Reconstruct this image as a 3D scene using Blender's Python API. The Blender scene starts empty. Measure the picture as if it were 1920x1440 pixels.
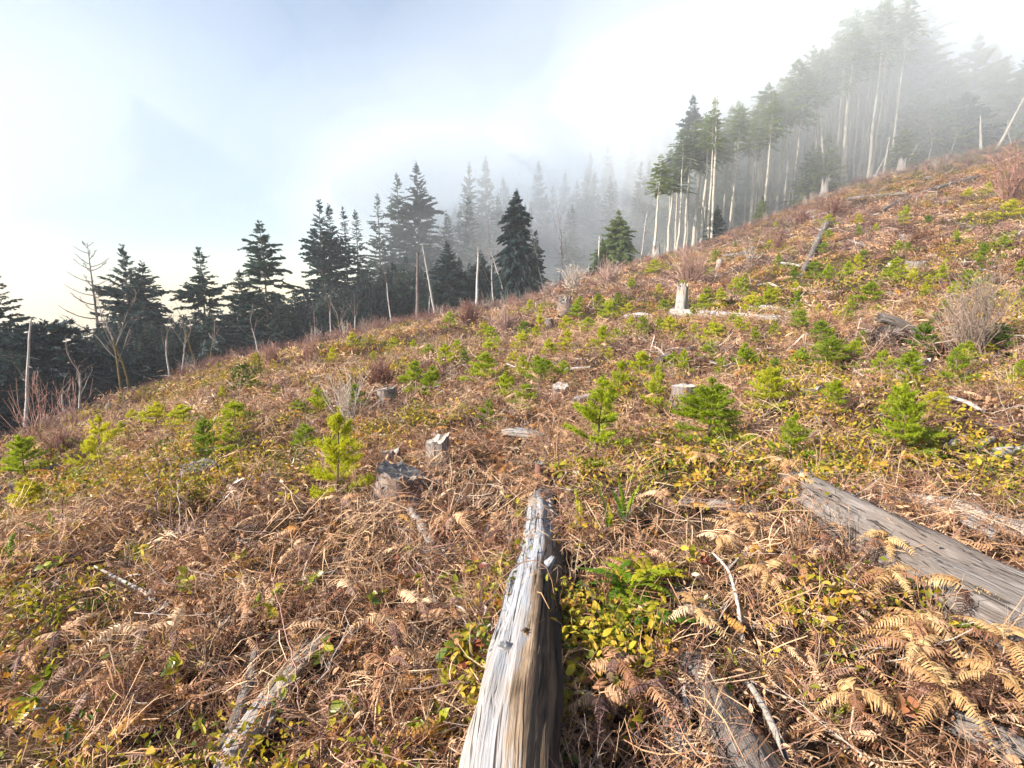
import bpy, math
import numpy as np
from mathutils import Vector, Matrix, Euler

scene = bpy.context.scene
COL = scene.collection
R = math.radians

# ---------------------------------------------------------------- camera, sky, sun, exposure
CAM_H = 1.7            # eye height over the ground underfoot
PITCH = R(10.0)        # looking slightly down
FPX = 1000.0           # focal length in units of a 1920 px wide frame
cam_d = bpy.data.cameras.new('camera')
cam_d.sensor_width = 36.0
cam_d.lens = 36.0 * FPX / 1920.0
cam_d.clip_start = 0.05
cam_d.clip_end = 3000.0
cam = bpy.data.objects.new('camera', cam_d)
COL.objects.link(cam)
cam.location = (0, 0, CAM_H)
cam.rotation_euler = (math.pi / 2 - PITCH, 0, 0)
scene.camera = cam

SUN_AZ, SUN_EL = R(-114.0), R(32.0)      # azimuth from +Y, clockwise positive
world = bpy.data.worlds.new('World')
scene.world = world
world.use_nodes = True
wn = world.node_tree.nodes
wl = world.node_tree.links
wn.clear()
w_out = wn.new('ShaderNodeOutputWorld')
w_bg = wn.new('ShaderNodeBackground')
w_sky = wn.new('ShaderNodeTexSky')
w_sky.sky_type = 'NISHITA'
w_sky.sun_disc = False
w_sky.sun_elevation = SUN_EL
w_sky.sun_rotation = SUN_AZ
w_sky.air_density = 1.0
w_sky.dust_density = 0.0
w_sky.ozone_density = 1.0
w_bg.inputs['Strength'].default_value = 0.082
wl.new(w_sky.outputs[0], w_bg.inputs['Color'])
wl.new(w_bg.outputs[0], w_out.inputs['Surface'])

sun_d = bpy.data.lights.new('sun', 'SUN')
sun_d.energy = 5.0
sun_d.angle = R(0.8)
sun_d.color = (1.0, 0.95, 0.87)
sun = bpy.data.objects.new('sun', sun_d)
COL.objects.link(sun)
sdir = Vector((math.sin(SUN_AZ) * math.cos(SUN_EL), math.cos(SUN_AZ) * math.cos(SUN_EL), math.sin(SUN_EL)))
sun.rotation_euler = sdir.to_track_quat('Z', 'Y').to_euler()
sun.location = sdir * 200

scene.view_settings.view_transform = 'Standard'
scene.view_settings.look = 'None'
scene.view_settings.gamma = 1.0
scene.view_settings.exposure = 1.3
scene.view_settings.use_curve_mapping = False
scene.cycles.max_bounces = 4
scene.cycles.diffuse_bounces = 2
scene.cycles.glossy_bounces = 1
scene.cycles.transmission_bounces = 3
scene.cycles.volume_bounces = 3
scene.cycles.transparent_max_bounces = 8
scene.cycles.use_denoising = True
scene.cycles.use_adaptive_sampling = True
scene.cycles.adaptive_threshold = 0.03
scene.cycles.use_light_tree = False
scene.cycles.caustics_reflective = False
scene.cycles.caustics_refractive = False

# ---------------------------------------------------------------- noise
def _h(ix, iy, iz, seed):
    n = (ix.astype(np.int64) * 374761393 + iy.astype(np.int64) * 668265263 + iz.astype(np.int64) * 2147483647 + seed * 974634777) & 0xFFFFFFFF
    n = ((n ^ (n >> 13)) * 1274126177) & 0xFFFFFFFF
    n = (n ^ (n >> 16)) & 0xFFFFFFFF
    n = (n * 2246822519) & 0xFFFFFFFF
    n = n ^ (n >> 15)
    return (n & 0xFFFF) / 32767.5 - 1.0

def vn(x, y, z=0.0, seed=0):
    x, y, z = np.broadcast_arrays(np.asarray(x, float), np.asarray(y, float), np.asarray(z, float))
    fx, fy, fz = np.floor(x), np.floor(y), np.floor(z)
    ax, ay, az = x - fx, y - fy, z - fz
    ax = ax * ax * (3 - 2 * ax); ay = ay * ay * (3 - 2 * ay); az = az * az * (3 - 2 * az)
    r = 0
    for i in (0, 1):
        for j in (0, 1):
            for k in (0, 1):
                r = r + _h(fx + i, fy + j, fz + k, seed) * (ax if i else 1 - ax) * (ay if j else 1 - ay) * (az if k else 1 - az)
    return r

# ---------------------------------------------------------------- terrain
def ray(u, v):
    """direction (x, y, z) of the line of sight through a point of the 1920 x 1440 photograph"""
    u = np.asarray(u, float); v = np.asarray(v, float)
    xr = (u - 960) / FPX; yr = (720 - v) / FPX
    c, s = math.cos(PITCH), math.sin(PITCH)
    return xr, c + yr * s, -s + yr * c

# where the clearing ends: (u, v, metres away)
EDGE = [(-300, 1000, 15), (0, 850, 20), (120, 795, 23), (250, 752, 27), (400, 695, 32), (520, 668, 35), (640, 642, 38), (780, 603, 42), (870, 588, 44), (960, 577, 46),
        (1040, 548, 49), (1100, 522, 52), (1200, 498, 56), (1300, 470, 60), (1370, 442, 63), (1440, 412, 66), (1500, 382, 69), (1560, 358, 72), (1620, 338, 75),
        (1690, 318, 77), (1760, 300, 79), (1850, 286, 81), (1920, 268, 83), (2100, 235, 86)]
_th, _te, _de = [], [], []
for (u, v, d) in EDGE:
    x, y, z = (float(q) for q in ray(u, v))
    _th.append(math.degrees(math.atan2(x, y))); _te.append(z / math.hypot(x, y)); _de.append(d)
TH = np.arange(-180, 181, 1.0)
_a = [-180, -130, -90, -62] + _th + [62, 90, 130, 180]
_t = [-.05, -.22, -.30, -.28] + _te + [.21, .24, .12, -.05]
_d = [22, 18, 14, 13] + _de + [86, 84, 60, 22]
def _smooth(a, s):
    k = np.exp(-0.5 * (np.arange(-12, 13) / s) ** 2); k /= k.sum()
    return np.convolve(np.concatenate([a[-13:-1], a, a[1:13]]), k, 'valid')
T_TAN = _smooth(np.interp(TH, _a, _t), 1.3)
T_DE = _smooth(np.interp(TH, _a, _d), 3.0)
T_ZC = T_TAN * T_DE + CAM_H
POW = 1.55
def ground(x, y):
    x = np.asarray(x, float); y = np.asarray(y, float)
    D = np.hypot(x, y); th = np.degrees(np.arctan2(x, y))
    zc = np.interp(th, TH, T_ZC); de = np.interp(th, TH, T_DE); te = np.interp(th, TH, T_TAN)
    q = np.clip(D / de, 0, 1)
    z = zc * q ** POW
    over = np.clip(D - de, 0, None)
    sl = te - np.interp(th, [-180, -50, -25, 0, 12, 25, 60, 180], [.25, .28, .24, .20, .10, .05, .03, .25])
    far = np.minimum(over, 90)
    z = z + sl * far - 0.0004 * np.clip(over - 90, 0, 250) ** 1.2
    b = .28 * vn(x / 6.3, y / 6.3, seed=1) * np.clip(D / 14, 0, 1) + .12 * vn(x / 1.9, y / 1.9, seed=2) * np.clip(D / 5, .25, 1) + .035 * vn(x / .45, y / .45, seed=3)
    return z + b * np.where(D > 1.0, 1, D)

_DM = np.concatenate([np.geomspace(0.6, 30, 900), np.geomspace(30.05, 200, 900)])
def hit(u, v):
    """the point of the ground seen at (u, v)"""
    dx, dy, dz = (float(q) for q in ray(u, v))
    n = math.hypot(dx, dy)
    X, Y = dx / n * _DM, dy / n * _DM
    below = (CAM_H + dz / n * _DM) < ground(X, Y)
    i = int(np.argmax(below)) if below.any() else len(_DM) - 1
    return Vector((X[i], Y[i], float(ground(X[i], Y[i]))))

def at(u, v, D):
    """the point at horizontal distance D on the line of sight through (u, v)"""
    dx, dy, dz = (float(q) for q in ray(u, v))
    n = math.hypot(dx, dy)
    return Vector((dx / n * D, dy / n * D, CAM_H + dz / n * D))

def on_ground(x, y):
    return Vector((x, y, float(ground(x, y))))

def edge_at(u):
    return float(np.interp(u, [e[0] for e in EDGE], [e[1] for e in EDGE])), float(np.interp(u, [e[0] for e in EDGE], [e[2] for e in EDGE]))

def depth(p):
    return p.y * math.cos(PITCH) + (CAM_H - p.z) * math.sin(PITCH)

def px(p, n):
    """n photograph pixels, in metres, at the distance of p"""
    return n * depth(p) / FPX

# ---------------------------------------------------------------- mesh helpers
class MB:
    def __init__(self):
        self.V, self.F, self.M, self.A, self.n = [], [], [], [], 0
    def add(self, V, F, mat=0, attr=None):
        V = np.asarray(V, float).reshape(-1, 3); F = np.asarray(F, np.int64)
        if len(V) == 0 or len(F) == 0: return
        self.V.append(V); self.F.append(F + self.n); self.M.append(np.full(len(F), mat)); self.n += len(V)
        self.A.append(V if attr is None else np.asarray(attr, float).reshape(-1, 3))
    def tris(self, A, B, C, mat=0):
        n = len(A)
        V = np.stack([A, B, C], 1).reshape(-1, 3)
        self.add(V, np.arange(3 * n).reshape(n, 3), mat)
    def quads(self, A, B, C, D, mat=0):
        n = len(A)
        V = np.stack([A, B, C, D], 1).reshape(-1, 3)
        self.add(V, np.arange(4 * n).reshape(n, 4), mat)
    def mesh(self, name, mats, smooth=False, grain=False):
        me = bpy.data.meshes.new(name)
        V = np.concatenate(self.V)
        me.vertices.add(len(V)); me.vertices.foreach_set('co', V.astype(np.float32).ravel())
        li = np.concatenate([f.ravel() for f in self.F])
        ln = np.concatenate([np.full(len(f), f.shape[1]) for f in self.F])
        st = np.concatenate([[0], np.cumsum(ln)[:-1]])
        me.loops.add(len(li)); me.loops.foreach_set('vertex_index', li.astype(np.int32))
        me.polygons.add(len(ln)); me.polygons.foreach_set('loop_start', st.astype(np.int32))
        for m in (mats if isinstance(mats, (list, tuple)) else [mats]): me.materials.append(m)
        me.polygons.foreach_set('material_index', np.concatenate(self.M).astype(np.int32))
        me.polygons.foreach_set('use_smooth', np.full(len(ln), smooth))
        if grain:
            a = me.attributes.new('grain', 'FLOAT_VECTOR', 'POINT')
            a.data.foreach_set('vector', np.concatenate(self.A).astype(np.float32).ravel())
        me.update(); me.validate()
        return me

def unit(a):
    return a / (np.linalg.norm(a, axis=-1, keepdims=True) + 1e-9)

def btube(mb, P, Rr, sides=3, mat=0):
    """many tubes at once: P (B, K, 3), Rr (B, K)"""
    P = np.asarray(P, float); Rr = np.asarray(Rr, float)
    B, K, _ = P.shape
    if B == 0: return
    T = unit(np.gradient(P, axis=1))
    ref = np.where(np.abs(T[..., 2:3]) > .9, np.array([1., 0, 0]), np.array([0, 0, 1.]))
    U = unit(np.cross(T, ref)); W = np.cross(T, U)
    a = np.arange(sides) * 2 * math.pi / sides
    V = P[:, :, None, :] + Rr[:, :, None, None] * (np.cos(a)[:, None] * U[:, :, None, :] + np.sin(a)[:, None] * W[:, :, None, :])
    idx = np.arange(B * K * sides).reshape(B, K, sides)
    j = (np.arange(sides) + 1) % sides
    F = np.stack([idx[:, :-1, :], idx[:, :-1][:, :, j], idx[:, 1:][:, :, j], idx[:, 1:, :]], -1).reshape(-1, 4)
    mb.add(V.reshape(-1, 3), F, mat)

def resample(P, n):
    P = np.asarray(P, float)
    d = np.concatenate([[0], np.cumsum(np.linalg.norm(np.diff(P, axis=0), axis=1))])
    s = np.linspace(0, d[-1], n)
    Q = np.stack([np.interp(s, d, P[:, k]) for k in range(3)], 1)
    for _ in range(max(1, n // 10)):
        Q[1:-1] = .25 * Q[:-2] + .5 * Q[1:-1] + .25 * Q[2:]
    return Q, s

# ---------------------------------------------------------------- object helpers
def thing(name, label, cat, loc=(0, 0, 0), rotz=0.0, scale=1.0, group=None, rot=None):
    o = bpy.data.objects.new(name, None)
    o.empty_display_size = .1
    COL.objects.link(o)
    o.location = loc
    o.rotation_euler = rot if rot is not None else (0, 0, rotz)
    o.scale = (scale,) * 3 if not isinstance(scale, (tuple, list)) else scale
    o['label'] = label; o['category'] = cat
    if group: o['group'] = group
    return o

def part(name, me, parent, loc=None, rot=None, scale=None, kind=None):
    o = bpy.data.objects.new(name, me)
    COL.objects.link(o); o.parent = parent
    if loc is not None: o.location = loc
    if rot is not None: o.rotation_euler = rot
    if scale is not None: o.scale = scale if isinstance(scale, (tuple, list)) else (scale,) * 3
    if kind: o['kind'] = kind
    return o

def whole(name, me, label, cat, group=None, kind=None, loc=None, rot=None, scale=None):
    o = bpy.data.objects.new(name, me)
    COL.objects.link(o)
    o['label'] = label; o['category'] = cat
    if group: o['group'] = group
    if kind: o['kind'] = kind
    if loc is not None: o.location = loc
    if rot is not None: o.rotation_euler = rot
    if scale is not None: o.scale = (scale,) * 3
    return o

def scatter(name, label, cat, protos, pts, rots, scl, idx):
    """uncountable ground cover: one object that draws meshes on its points"""
    me = bpy.data.meshes.new(name)
    n = len(pts)
    me.vertices.add(n); me.vertices.foreach_set('co', np.asarray(pts, np.float32).ravel())
    for an, ty, dat, key in (('turn', 'FLOAT_VECTOR', rots, 'vector'), ('size', 'FLOAT', scl, 'value'), ('which', 'INT', idx, 'value')):
        a = me.attributes.new(an, ty, 'POINT')
        a.data.foreach_set(key, np.asarray(dat, np.int32 if ty == 'INT' else np.float32).ravel())
    me.update()
    o = bpy.data.objects.new(name, me); COL.objects.link(o)
    o['label'] = label; o['category'] = cat; o['kind'] = 'stuff'
    ng = bpy.data.node_groups.new(name + '_nodes', 'GeometryNodeTree')
    ng.interface.new_socket('Geometry', in_out='INPUT', socket_type='NodeSocketGeometry')
    ng.interface.new_socket('Geometry', in_out='OUTPUT', socket_type='NodeSocketGeometry')
    N, L = ng.nodes, ng.links
    gi, go = N.new('NodeGroupInput'), N.new('NodeGroupOutput')
    join = N.new('GeometryNodeJoinGeometry')
    for p in reversed(protos):
        po = bpy.data.objects.new(name + '_source', p)
        oi = N.new('GeometryNodeObjectInfo'); oi.inputs['Object'].default_value = po
        g2i = N.new('GeometryNodeGeometryToInstance')
        L.new(oi.outputs['Geometry'], g2i.inputs[0]); L.new(g2i.outputs[0], join.inputs[0])
    iop = N.new('GeometryNodeInstanceOnPoints')
    iop.inputs['Pick Instance'].default_value = True
    def attr(nm, ty):
        a = N.new('GeometryNodeInputNamedAttribute'); a.data_type = ty; a.inputs['Name'].default_value = nm
        return a.outputs['Attribute']
    e2r = N.new('FunctionNodeEulerToRotation')
    L.new(attr('turn', 'FLOAT_VECTOR'), e2r.inputs[0])
    L.new(gi.outputs[0], iop.inputs['Points']); L.new(join.outputs[0], iop.inputs['Instance'])
    L.new(attr('which', 'INT'), iop.inputs['Instance Index']); L.new(e2r.outputs[0], iop.inputs['Rotation'])
    L.new(attr('size', 'FLOAT'), iop.inputs['Scale']); L.new(iop.outputs[0], go.inputs[0])
    m = o.modifiers.new('scatter', 'NODES'); m.node_group = ng
    return o
# ---------------------------------------------------------------- materials
def new_mat(name):
    m = bpy.data.materials.new(name); m.use_nodes = True
    nt = m.node_tree; nt.nodes.clear()
    out = nt.nodes.new('ShaderNodeOutputMaterial')
    return m, nt.nodes, nt.links, out

def ramp(N, stops, interp='LINEAR'):
    r = N.new('ShaderNodeValToRGB'); e = r.color_ramp.elements
    r.color_ramp.interpolation = interp
    e[0].position, e[0].color = stops[0][0], (*stops[0][1], 1)
    e[1].position, e[1].color = stops[-1][0], (*stops[-1][1], 1)
    for p, c in stops[1:-1]:
        x = e.new(p); x.color = (*c, 1)
    return r

def mat_leaf(name, cols, trans=.25, rough=.6, spec=.25, noise=None, patch=.35, tcol=1.3):
    """thin leaf: colour differs from one object or piece to the next, and a little along the place"""
    m, N, L, out = new_mat(name)
    oi = N.new('ShaderNodeObjectInfo')
    n = len(cols)
    rp = ramp(N, [(i / (n - 1), c) for i, c in enumerate(cols)])
    geo = N.new('ShaderNodeNewGeometry')
    nz = N.new('ShaderNodeTexNoise'); nz.inputs['Scale'].default_value = noise or 6.0; nz.inputs['Detail'].default_value = 2
    L.new(geo.outputs['Position'], nz.inputs['Vector'])
    mm = N.new('ShaderNodeMath'); mm.operation = 'MULTIPLY_ADD'; mm.inputs[1].default_value = patch * 2; mm.inputs[2].default_value = -patch
    L.new(nz.outputs['Fac'], mm.inputs[0])
    ad = N.new('ShaderNodeMath'); ad.operation = 'ADD'; ad.use_clamp = True
    L.new(oi.outputs['Random'], ad.inputs[0]); L.new(mm.outputs[0], ad.inputs[1])
    L.new(ad.outputs[0], rp.inputs['Fac'])
    bs = N.new('ShaderNodeBsdfPrincipled')
    bs.inputs['Roughness'].default_value = rough; bs.inputs['Specular IOR Level'].default_value = spec
    L.new(rp.outputs[0], bs.inputs['Base Color'])
    if trans > 0:
        tr = N.new('ShaderNodeBsdfTranslucent')
        mul = N.new('ShaderNodeMixRGB'); mul.blend_type = 'MULTIPLY'; mul.inputs[0].default_value = 1; mul.inputs[2].default_value = (tcol, tcol, tcol * .6, 1)
        L.new(rp.outputs[0], mul.inputs[1]); L.new(mul.outputs[0], tr.inputs['Color'])
        mx = N.new('ShaderNodeMixShader'); mx.inputs[0].default_value = trans
        L.new(bs.outputs[0], mx.inputs[1]); L.new(tr.outputs[0], mx.inputs[2]); L.new(mx.outputs[0], out.inputs['Surface'])
    else:
        L.new(bs.outputs[0], out.inputs['Surface'])
    return m

def mat_wood(name, cols, streak=14.0, along=.9, dark=(.03, .022, .018), crack=.5, rough=.85, bump=.6, stain=None, stain_amt=.5, attr=True, side=False):
    """weathered wood: streaks that run along the grain, cracks, blotches of stain"""
    m, N, L, out = new_mat(name)
    if attr:
        src = N.new('ShaderNodeAttribute'); src.attribute_name = 'grain'; vec = src.outputs['Vector']
    else:
        src = N.new('ShaderNodeTexCoord'); vec = src.outputs['Object']
    oi = N.new('ShaderNodeObjectInfo')
    def noise(sc, det, rgh=.6, off=True):
        mp = N.new('ShaderNodeMapping'); mp.inputs['Scale'].default_value = sc
        L.new(vec, mp.inputs['Vector'])
        cb = N.new('ShaderNodeCombineXYZ'); ml = N.new('ShaderNodeMath'); ml.operation = 'MULTIPLY'; ml.inputs[1].default_value = 37.0
        L.new(oi.outputs['Random'], ml.inputs[0]); L.new(ml.outputs[0], cb.inputs[2])
        L.new(cb.outputs[0], mp.inputs['Location'])
        t = N.new('ShaderNodeTexNoise'); t.inputs['Scale'].default_value = 1.0; t.inputs['Detail'].default_value = det; t.inputs['Roughness'].default_value = rgh
        L.new(mp.outputs[0], t.inputs['Vector'])
        return t.outputs['Fac']
    fine = noise((streak * 3, streak * 3, along * 2.5), 4)
    mid = noise((streak, streak, along), 3)
    blot = noise((3.2, 3.2, 1.2), 3)
    n = len(cols)
    rp = ramp(N, [(.28 + .44 * i / (n - 1), c) for i, c in enumerate(cols)])
    mixf = N.new('ShaderNodeMath'); mixf.operation = 'MULTIPLY_ADD'; mixf.inputs[1].default_value = .5
    hf = N.new('ShaderNodeMath'); hf.operation = 'MULTIPLY'; hf.inputs[1].default_value = .5
    L.new(mid, hf.inputs[0]); L.new(fine, mixf.inputs[0]); L.new(hf.outputs[0], mixf.inputs[2]); L.new(mixf.outputs[0], rp.inputs['Fac'])
    col = rp.outputs[0]
    if stain:
        sr = ramp(N, [(.48, (0, 0, 0)), (.62, (1, 1, 1))]); L.new(blot, sr.inputs['Fac'])
        sm = N.new('ShaderNodeMath'); sm.operation = 'MULTIPLY'; sm.inputs[1].default_value = stain_amt; L.new(sr.outputs[0], sm.inputs[0])
        mx = N.new('ShaderNodeMixRGB'); L.new(sm.outputs[0], mx.inputs[0]); L.new(col, mx.inputs[1]); mx.inputs[2].default_value = (*stain, 1)
        col = mx.outputs[0]
    if side:        # one flank turns tan, then dark brown: stain and its shade painted together
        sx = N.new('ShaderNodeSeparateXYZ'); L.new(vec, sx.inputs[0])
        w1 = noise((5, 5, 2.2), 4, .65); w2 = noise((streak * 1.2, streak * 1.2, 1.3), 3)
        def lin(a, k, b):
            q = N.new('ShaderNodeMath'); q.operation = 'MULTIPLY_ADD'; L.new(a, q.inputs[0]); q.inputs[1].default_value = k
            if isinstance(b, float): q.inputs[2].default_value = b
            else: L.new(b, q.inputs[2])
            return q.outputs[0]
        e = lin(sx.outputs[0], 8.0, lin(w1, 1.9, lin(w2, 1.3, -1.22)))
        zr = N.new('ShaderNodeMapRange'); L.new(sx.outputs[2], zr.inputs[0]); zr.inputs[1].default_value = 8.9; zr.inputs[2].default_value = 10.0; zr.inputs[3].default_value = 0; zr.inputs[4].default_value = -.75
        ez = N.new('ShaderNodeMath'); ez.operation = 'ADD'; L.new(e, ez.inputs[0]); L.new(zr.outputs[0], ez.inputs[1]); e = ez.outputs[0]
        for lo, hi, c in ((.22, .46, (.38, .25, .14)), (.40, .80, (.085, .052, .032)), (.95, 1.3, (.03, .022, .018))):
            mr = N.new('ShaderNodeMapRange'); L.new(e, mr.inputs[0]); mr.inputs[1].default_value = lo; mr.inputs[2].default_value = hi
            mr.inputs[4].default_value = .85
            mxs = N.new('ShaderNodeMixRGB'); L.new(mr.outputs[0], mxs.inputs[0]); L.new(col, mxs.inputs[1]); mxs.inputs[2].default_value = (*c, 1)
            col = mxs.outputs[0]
    ck = noise((streak * 1.6, streak * 1.6, along * .7), 2, .5)
    cr = ramp(N, [(.34, (1, 1, 1)), (.40, (0, 0, 0))]); L.new(ck, cr.inputs['Fac'])
    cm = N.new('ShaderNodeMath'); cm.operation = 'MULTIPLY'; cm.inputs[1].default_value = crack; L.new(cr.outputs[0], cm.inputs[0])
    mx2 = N.new('ShaderNodeMixRGB'); L.new(cm.outputs[0], mx2.inputs[0]); L.new(col, mx2.inputs[1]); mx2.inputs[2].default_value = (*dark, 1)
    bs = N.new('ShaderNodeBsdfPrincipled'); bs.inputs['Roughness'].default_value = rough; bs.inputs['Specular IOR Level'].default_value = .2
    L.new(mx2.outputs[0], bs.inputs['Base Color'])
    hs = N.new('ShaderNodeMath'); hs.operation = 'SUBTRACT'; L.new(mixf.outputs[0], hs.inputs[0]); L.new(cm.outputs[0], hs.inputs[1])
    bp = N.new('ShaderNodeBump'); bp.inputs['Strength'].default_value = bump; bp.inputs['Distance'].default_value = .02
    L.new(hs.outputs[0], bp.inputs['Height']); L.new(bp.outputs[0], bs.inputs['Normal'])
    L.new(bs.outputs[0], out.inputs['Surface'])
    return m

def mat_bark(name, cols, sc=(9, 9, 3), bump=.5):
    m, N, L, out = new_mat(name)
    tc = N.new('ShaderNodeTexCoord'); oi = N.new('ShaderNodeObjectInfo')
    mp = N.new('ShaderNodeMapping'); mp.inputs['Scale'].default_value = sc
    L.new(tc.outputs['Object'], mp.inputs['Vector']); L.new(oi.outputs['Random'], mp.inputs['Location'])
    t = N.new('ShaderNodeTexNoise'); t.inputs['Scale'].default_value = 1; t.inputs['Detail'].default_value = 5; t.inputs['Roughness'].default_value = .65
    L.new(mp.outputs[0], t.inputs['Vector'])
    n = len(cols)
    rp = ramp(N, [(.3 + .4 * i / (n - 1), c) for i, c in enumerate(cols)]); L.new(t.outputs['Fac'], rp.inputs['Fac'])
    bs = N.new('ShaderNodeBsdfPrincipled'); bs.inputs['Roughness'].default_value = .9; bs.inputs['Specular IOR Level'].default_value = .15
    L.new(rp.outputs[0], bs.inputs['Base Color'])
    bp = N.new('ShaderNodeBump'); bp.inputs['Strength'].default_value = bump; bp.inputs['Distance'].default_value = .03
    L.new(t.outputs['Fac'], bp.inputs['Height']); L.new(bp.outputs[0], bs.inputs['Normal'])
    L.new(bs.outputs[0], out.inputs['Surface'])
    return m

def mat_ground():
    m, N, L, out = new_mat('soil_and_duff')
    geo = N.new('ShaderNodeNewGeometry')
    def nz(s, d, r=.6):
        t = N.new('ShaderNodeTexNoise'); t.inputs['Scale'].default_value = s; t.inputs['Detail'].default_value = d; t.inputs['Roughness'].default_value = r
        L.new(geo.outputs['Position'], t.inputs['Vector']); return t.outputs['Fac']
    big, mid, fine = nz(.35, 4), nz(5, 6, .7), nz(38, 5, .7)
    r1 = ramp(N, [(.3, (.022, .013, .009)), (.45, (.07, .036, .02)), (.6, (.16, .085, .042)), (.72, (.26, .16, .085))]); L.new(mid, r1.inputs['Fac'])
    r2 = ramp(N, [(.3, (.025, .015, .01)), (.5, (.10, .055, .03)), (.7, (.30, .19, .11))]); L.new(fine, r2.inputs['Fac'])
    mx = N.new('ShaderNodeMixRGB'); mx.inputs[0].default_value = .5; L.new(r1.outputs[0], mx.inputs[1]); L.new(r2.outputs[0], mx.inputs[2])
    r3 = ramp(N, [(.5, (0, 0, 0)), (.68, (1, 1, 1))]); L.new(big, r3.inputs['Fac'])
    mu = N.new('ShaderNodeMath'); mu.operation = 'MULTIPLY'; mu.inputs[1].default_value = .4; L.new(r3.outputs[0], mu.inputs[0])
    mx2 = N.new('ShaderNodeMixRGB'); L.new(mu.outputs[0], mx2.inputs[0]); L.new(mx.outputs[0], mx2.inputs[1]); mx2.inputs[2].default_value = (.07, .085, .02, 1)
    bs = N.new('ShaderNodeBsdfPrincipled'); bs.inputs['Roughness'].default_value = .95; bs.inputs['Specular IOR Level'].default_value = .1
    L.new(mx2.outputs[0], bs.inputs['Base Color'])
    ad = N.new('ShaderNodeMath'); ad.operation = 'ADD'; L.new(mid, ad.inputs[0]); L.new(fine, ad.inputs[1])
    bp = N.new('ShaderNodeBump'); bp.inputs['Strength'].default_value = .9; bp.inputs['Distance'].default_value = .08
    L.new(ad.outputs[0], bp.inputs['Height']); L.new(bp.outputs[0], bs.inputs['Normal'])
    L.new(bs.outputs[0], out.inputs['Surface'])
    return m

M = {}
M['ground'] = mat_ground()
M['needle'] = mat_leaf('fir_needles', [(.23, .30, .015), (.34, .40, .02), (.45, .47, .025), (.56, .50, .03)], trans=.45, noise=9, patch=.3, rough=.5)
M['needle_dark'] = mat_leaf('dark_fir_needles', [(.14, .22, .018), (.22, .30, .02), (.31, .37, .025)], trans=.4, noise=9, patch=.3)
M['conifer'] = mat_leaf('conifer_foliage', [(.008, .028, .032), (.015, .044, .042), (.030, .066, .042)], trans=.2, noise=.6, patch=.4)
M['conifer_lit'] = mat_leaf('conifer_foliage_light', [(.11, .16, .045), (.18, .24, .06), (.26, .31, .07)], trans=.5, noise=.5, patch=.4)  # brighter foliage copy, the crowns' sunlit glow is put into its colour
M['dry'] = mat_leaf('dry_bracken', [(.09, .038, .022), (.29, .130, .066), (.52, .275, .140), (.67, .395, .215), (.78, .53, .33)], trans=.2, noise=1.6, patch=.3)
M['tan'] = mat_leaf('tan_bracken', [(.40, .215, .085), (.54, .325, .14), (.65, .43, .205)], trans=.25, noise=7, patch=.25)
M['dry_dull'] = mat_leaf('dull_bracken', [(.07, .038, .034), (.17, .09, .072), (.30, .17, .12), (.42, .27, .19)], trans=.15, noise=1.0, patch=.3)
M['rust'] = mat_leaf('rusty_bracken', [(.28, .115, .03), (.44, .20, .05), (.58, .31, .08)], trans=.25, noise=3, patch=.3)
M['straw'] = mat_leaf('straw', [(.22, .11, .065), (.48, .29, .165), (.70, .50, .32)], trans=.15, noise=3, patch=.25)
M['twig'] = mat_leaf('twig_bark', [(.05, .03, .024), (.14, .085, .065), (.28, .20, .16)], trans=0, noise=3, patch=.25)
M['red_twig'] = mat_leaf('red_twig_bark', [(.14, .06, .045), (.24, .115, .085), (.36, .20, .15)], trans=0, noise=2, patch=.3)
M['pink_twig'] = mat_leaf('pinkish_twig_bark', [(.28, .15, .115), (.40, .245, .19), (.52, .36, .29)], trans=0, noise=2, patch=.3)
M['grey_twig'] = mat_leaf('grey_twig_bark', [(.30, .22, .17), (.42, .33, .26), (.52, .43, .35)], trans=0, noise=2, patch=.3)
M['chip'] = mat_leaf('pale_wood_chip', [(.30, .25, .21), (.50, .44, .38), (.66, .60, .54)], trans=0, noise=5, patch=.25)
M['bark_branch'] = mat_leaf('branch_bark', [(.13, .085, .065), (.22, .155, .125), (.32, .25, .21)], trans=0, noise=2, patch=.3)
M['green_ground'] = mat_leaf('low_green_leaf', [(.06, .09, .012), (.14, .16, .015), (.27, .25, .02), (.42, .30, .03)], trans=.3, noise=2, patch=.35)
M['gold_ground'] = mat_leaf('golden_low_leaf', [(.24, .22, .02), (.42, .33, .025), (.52, .33, .04), (.46, .21, .04)], trans=.3, noise=2, patch=.35)
M['salal'] = mat_leaf('salal_leaf', [(.09, .14, .012), (.19, .23, .015), (.36, .34, .02), (.48, .38, .03)], trans=.35, rough=.35, spec=.5, noise=6, patch=.2)
M['salal_red'] = mat_leaf('reddened_salal_leaf', [(.16, .035, .02), (.32, .10, .05), (.45, .22, .10), (.28, .24, .03)], trans=.3, rough=.4, spec=.45, noise=6, patch=.2)
M['fern'] = mat_leaf('green_fern', [(.07, .15, .012), (.13, .22, .012), (.30, .34, .015)], trans=.4, rough=.45, noise=8, patch=.3)
M['fern_yellow'] = mat_leaf('yellowed_fern', [(.30, .30, .02), (.42, .36, .02), (.50, .36, .03)], trans=.4, noise=8, patch=.3)
M['grass'] = mat_leaf('green_grass', [(.16, .24, .02), (.30, .38, .03), (.42, .46, .06)], trans=.35, noise=5, patch=.3)
M['log'] = mat_wood('silvered_log', [(.13, .13, .14), (.27, .27, .285), (.40, .395, .40), (.52, .50, .49)], streak=40, along=2.0, crack=.95, stain=(.36, .25, .15), stain_amt=.35, side=True, bump=.8)
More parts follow.
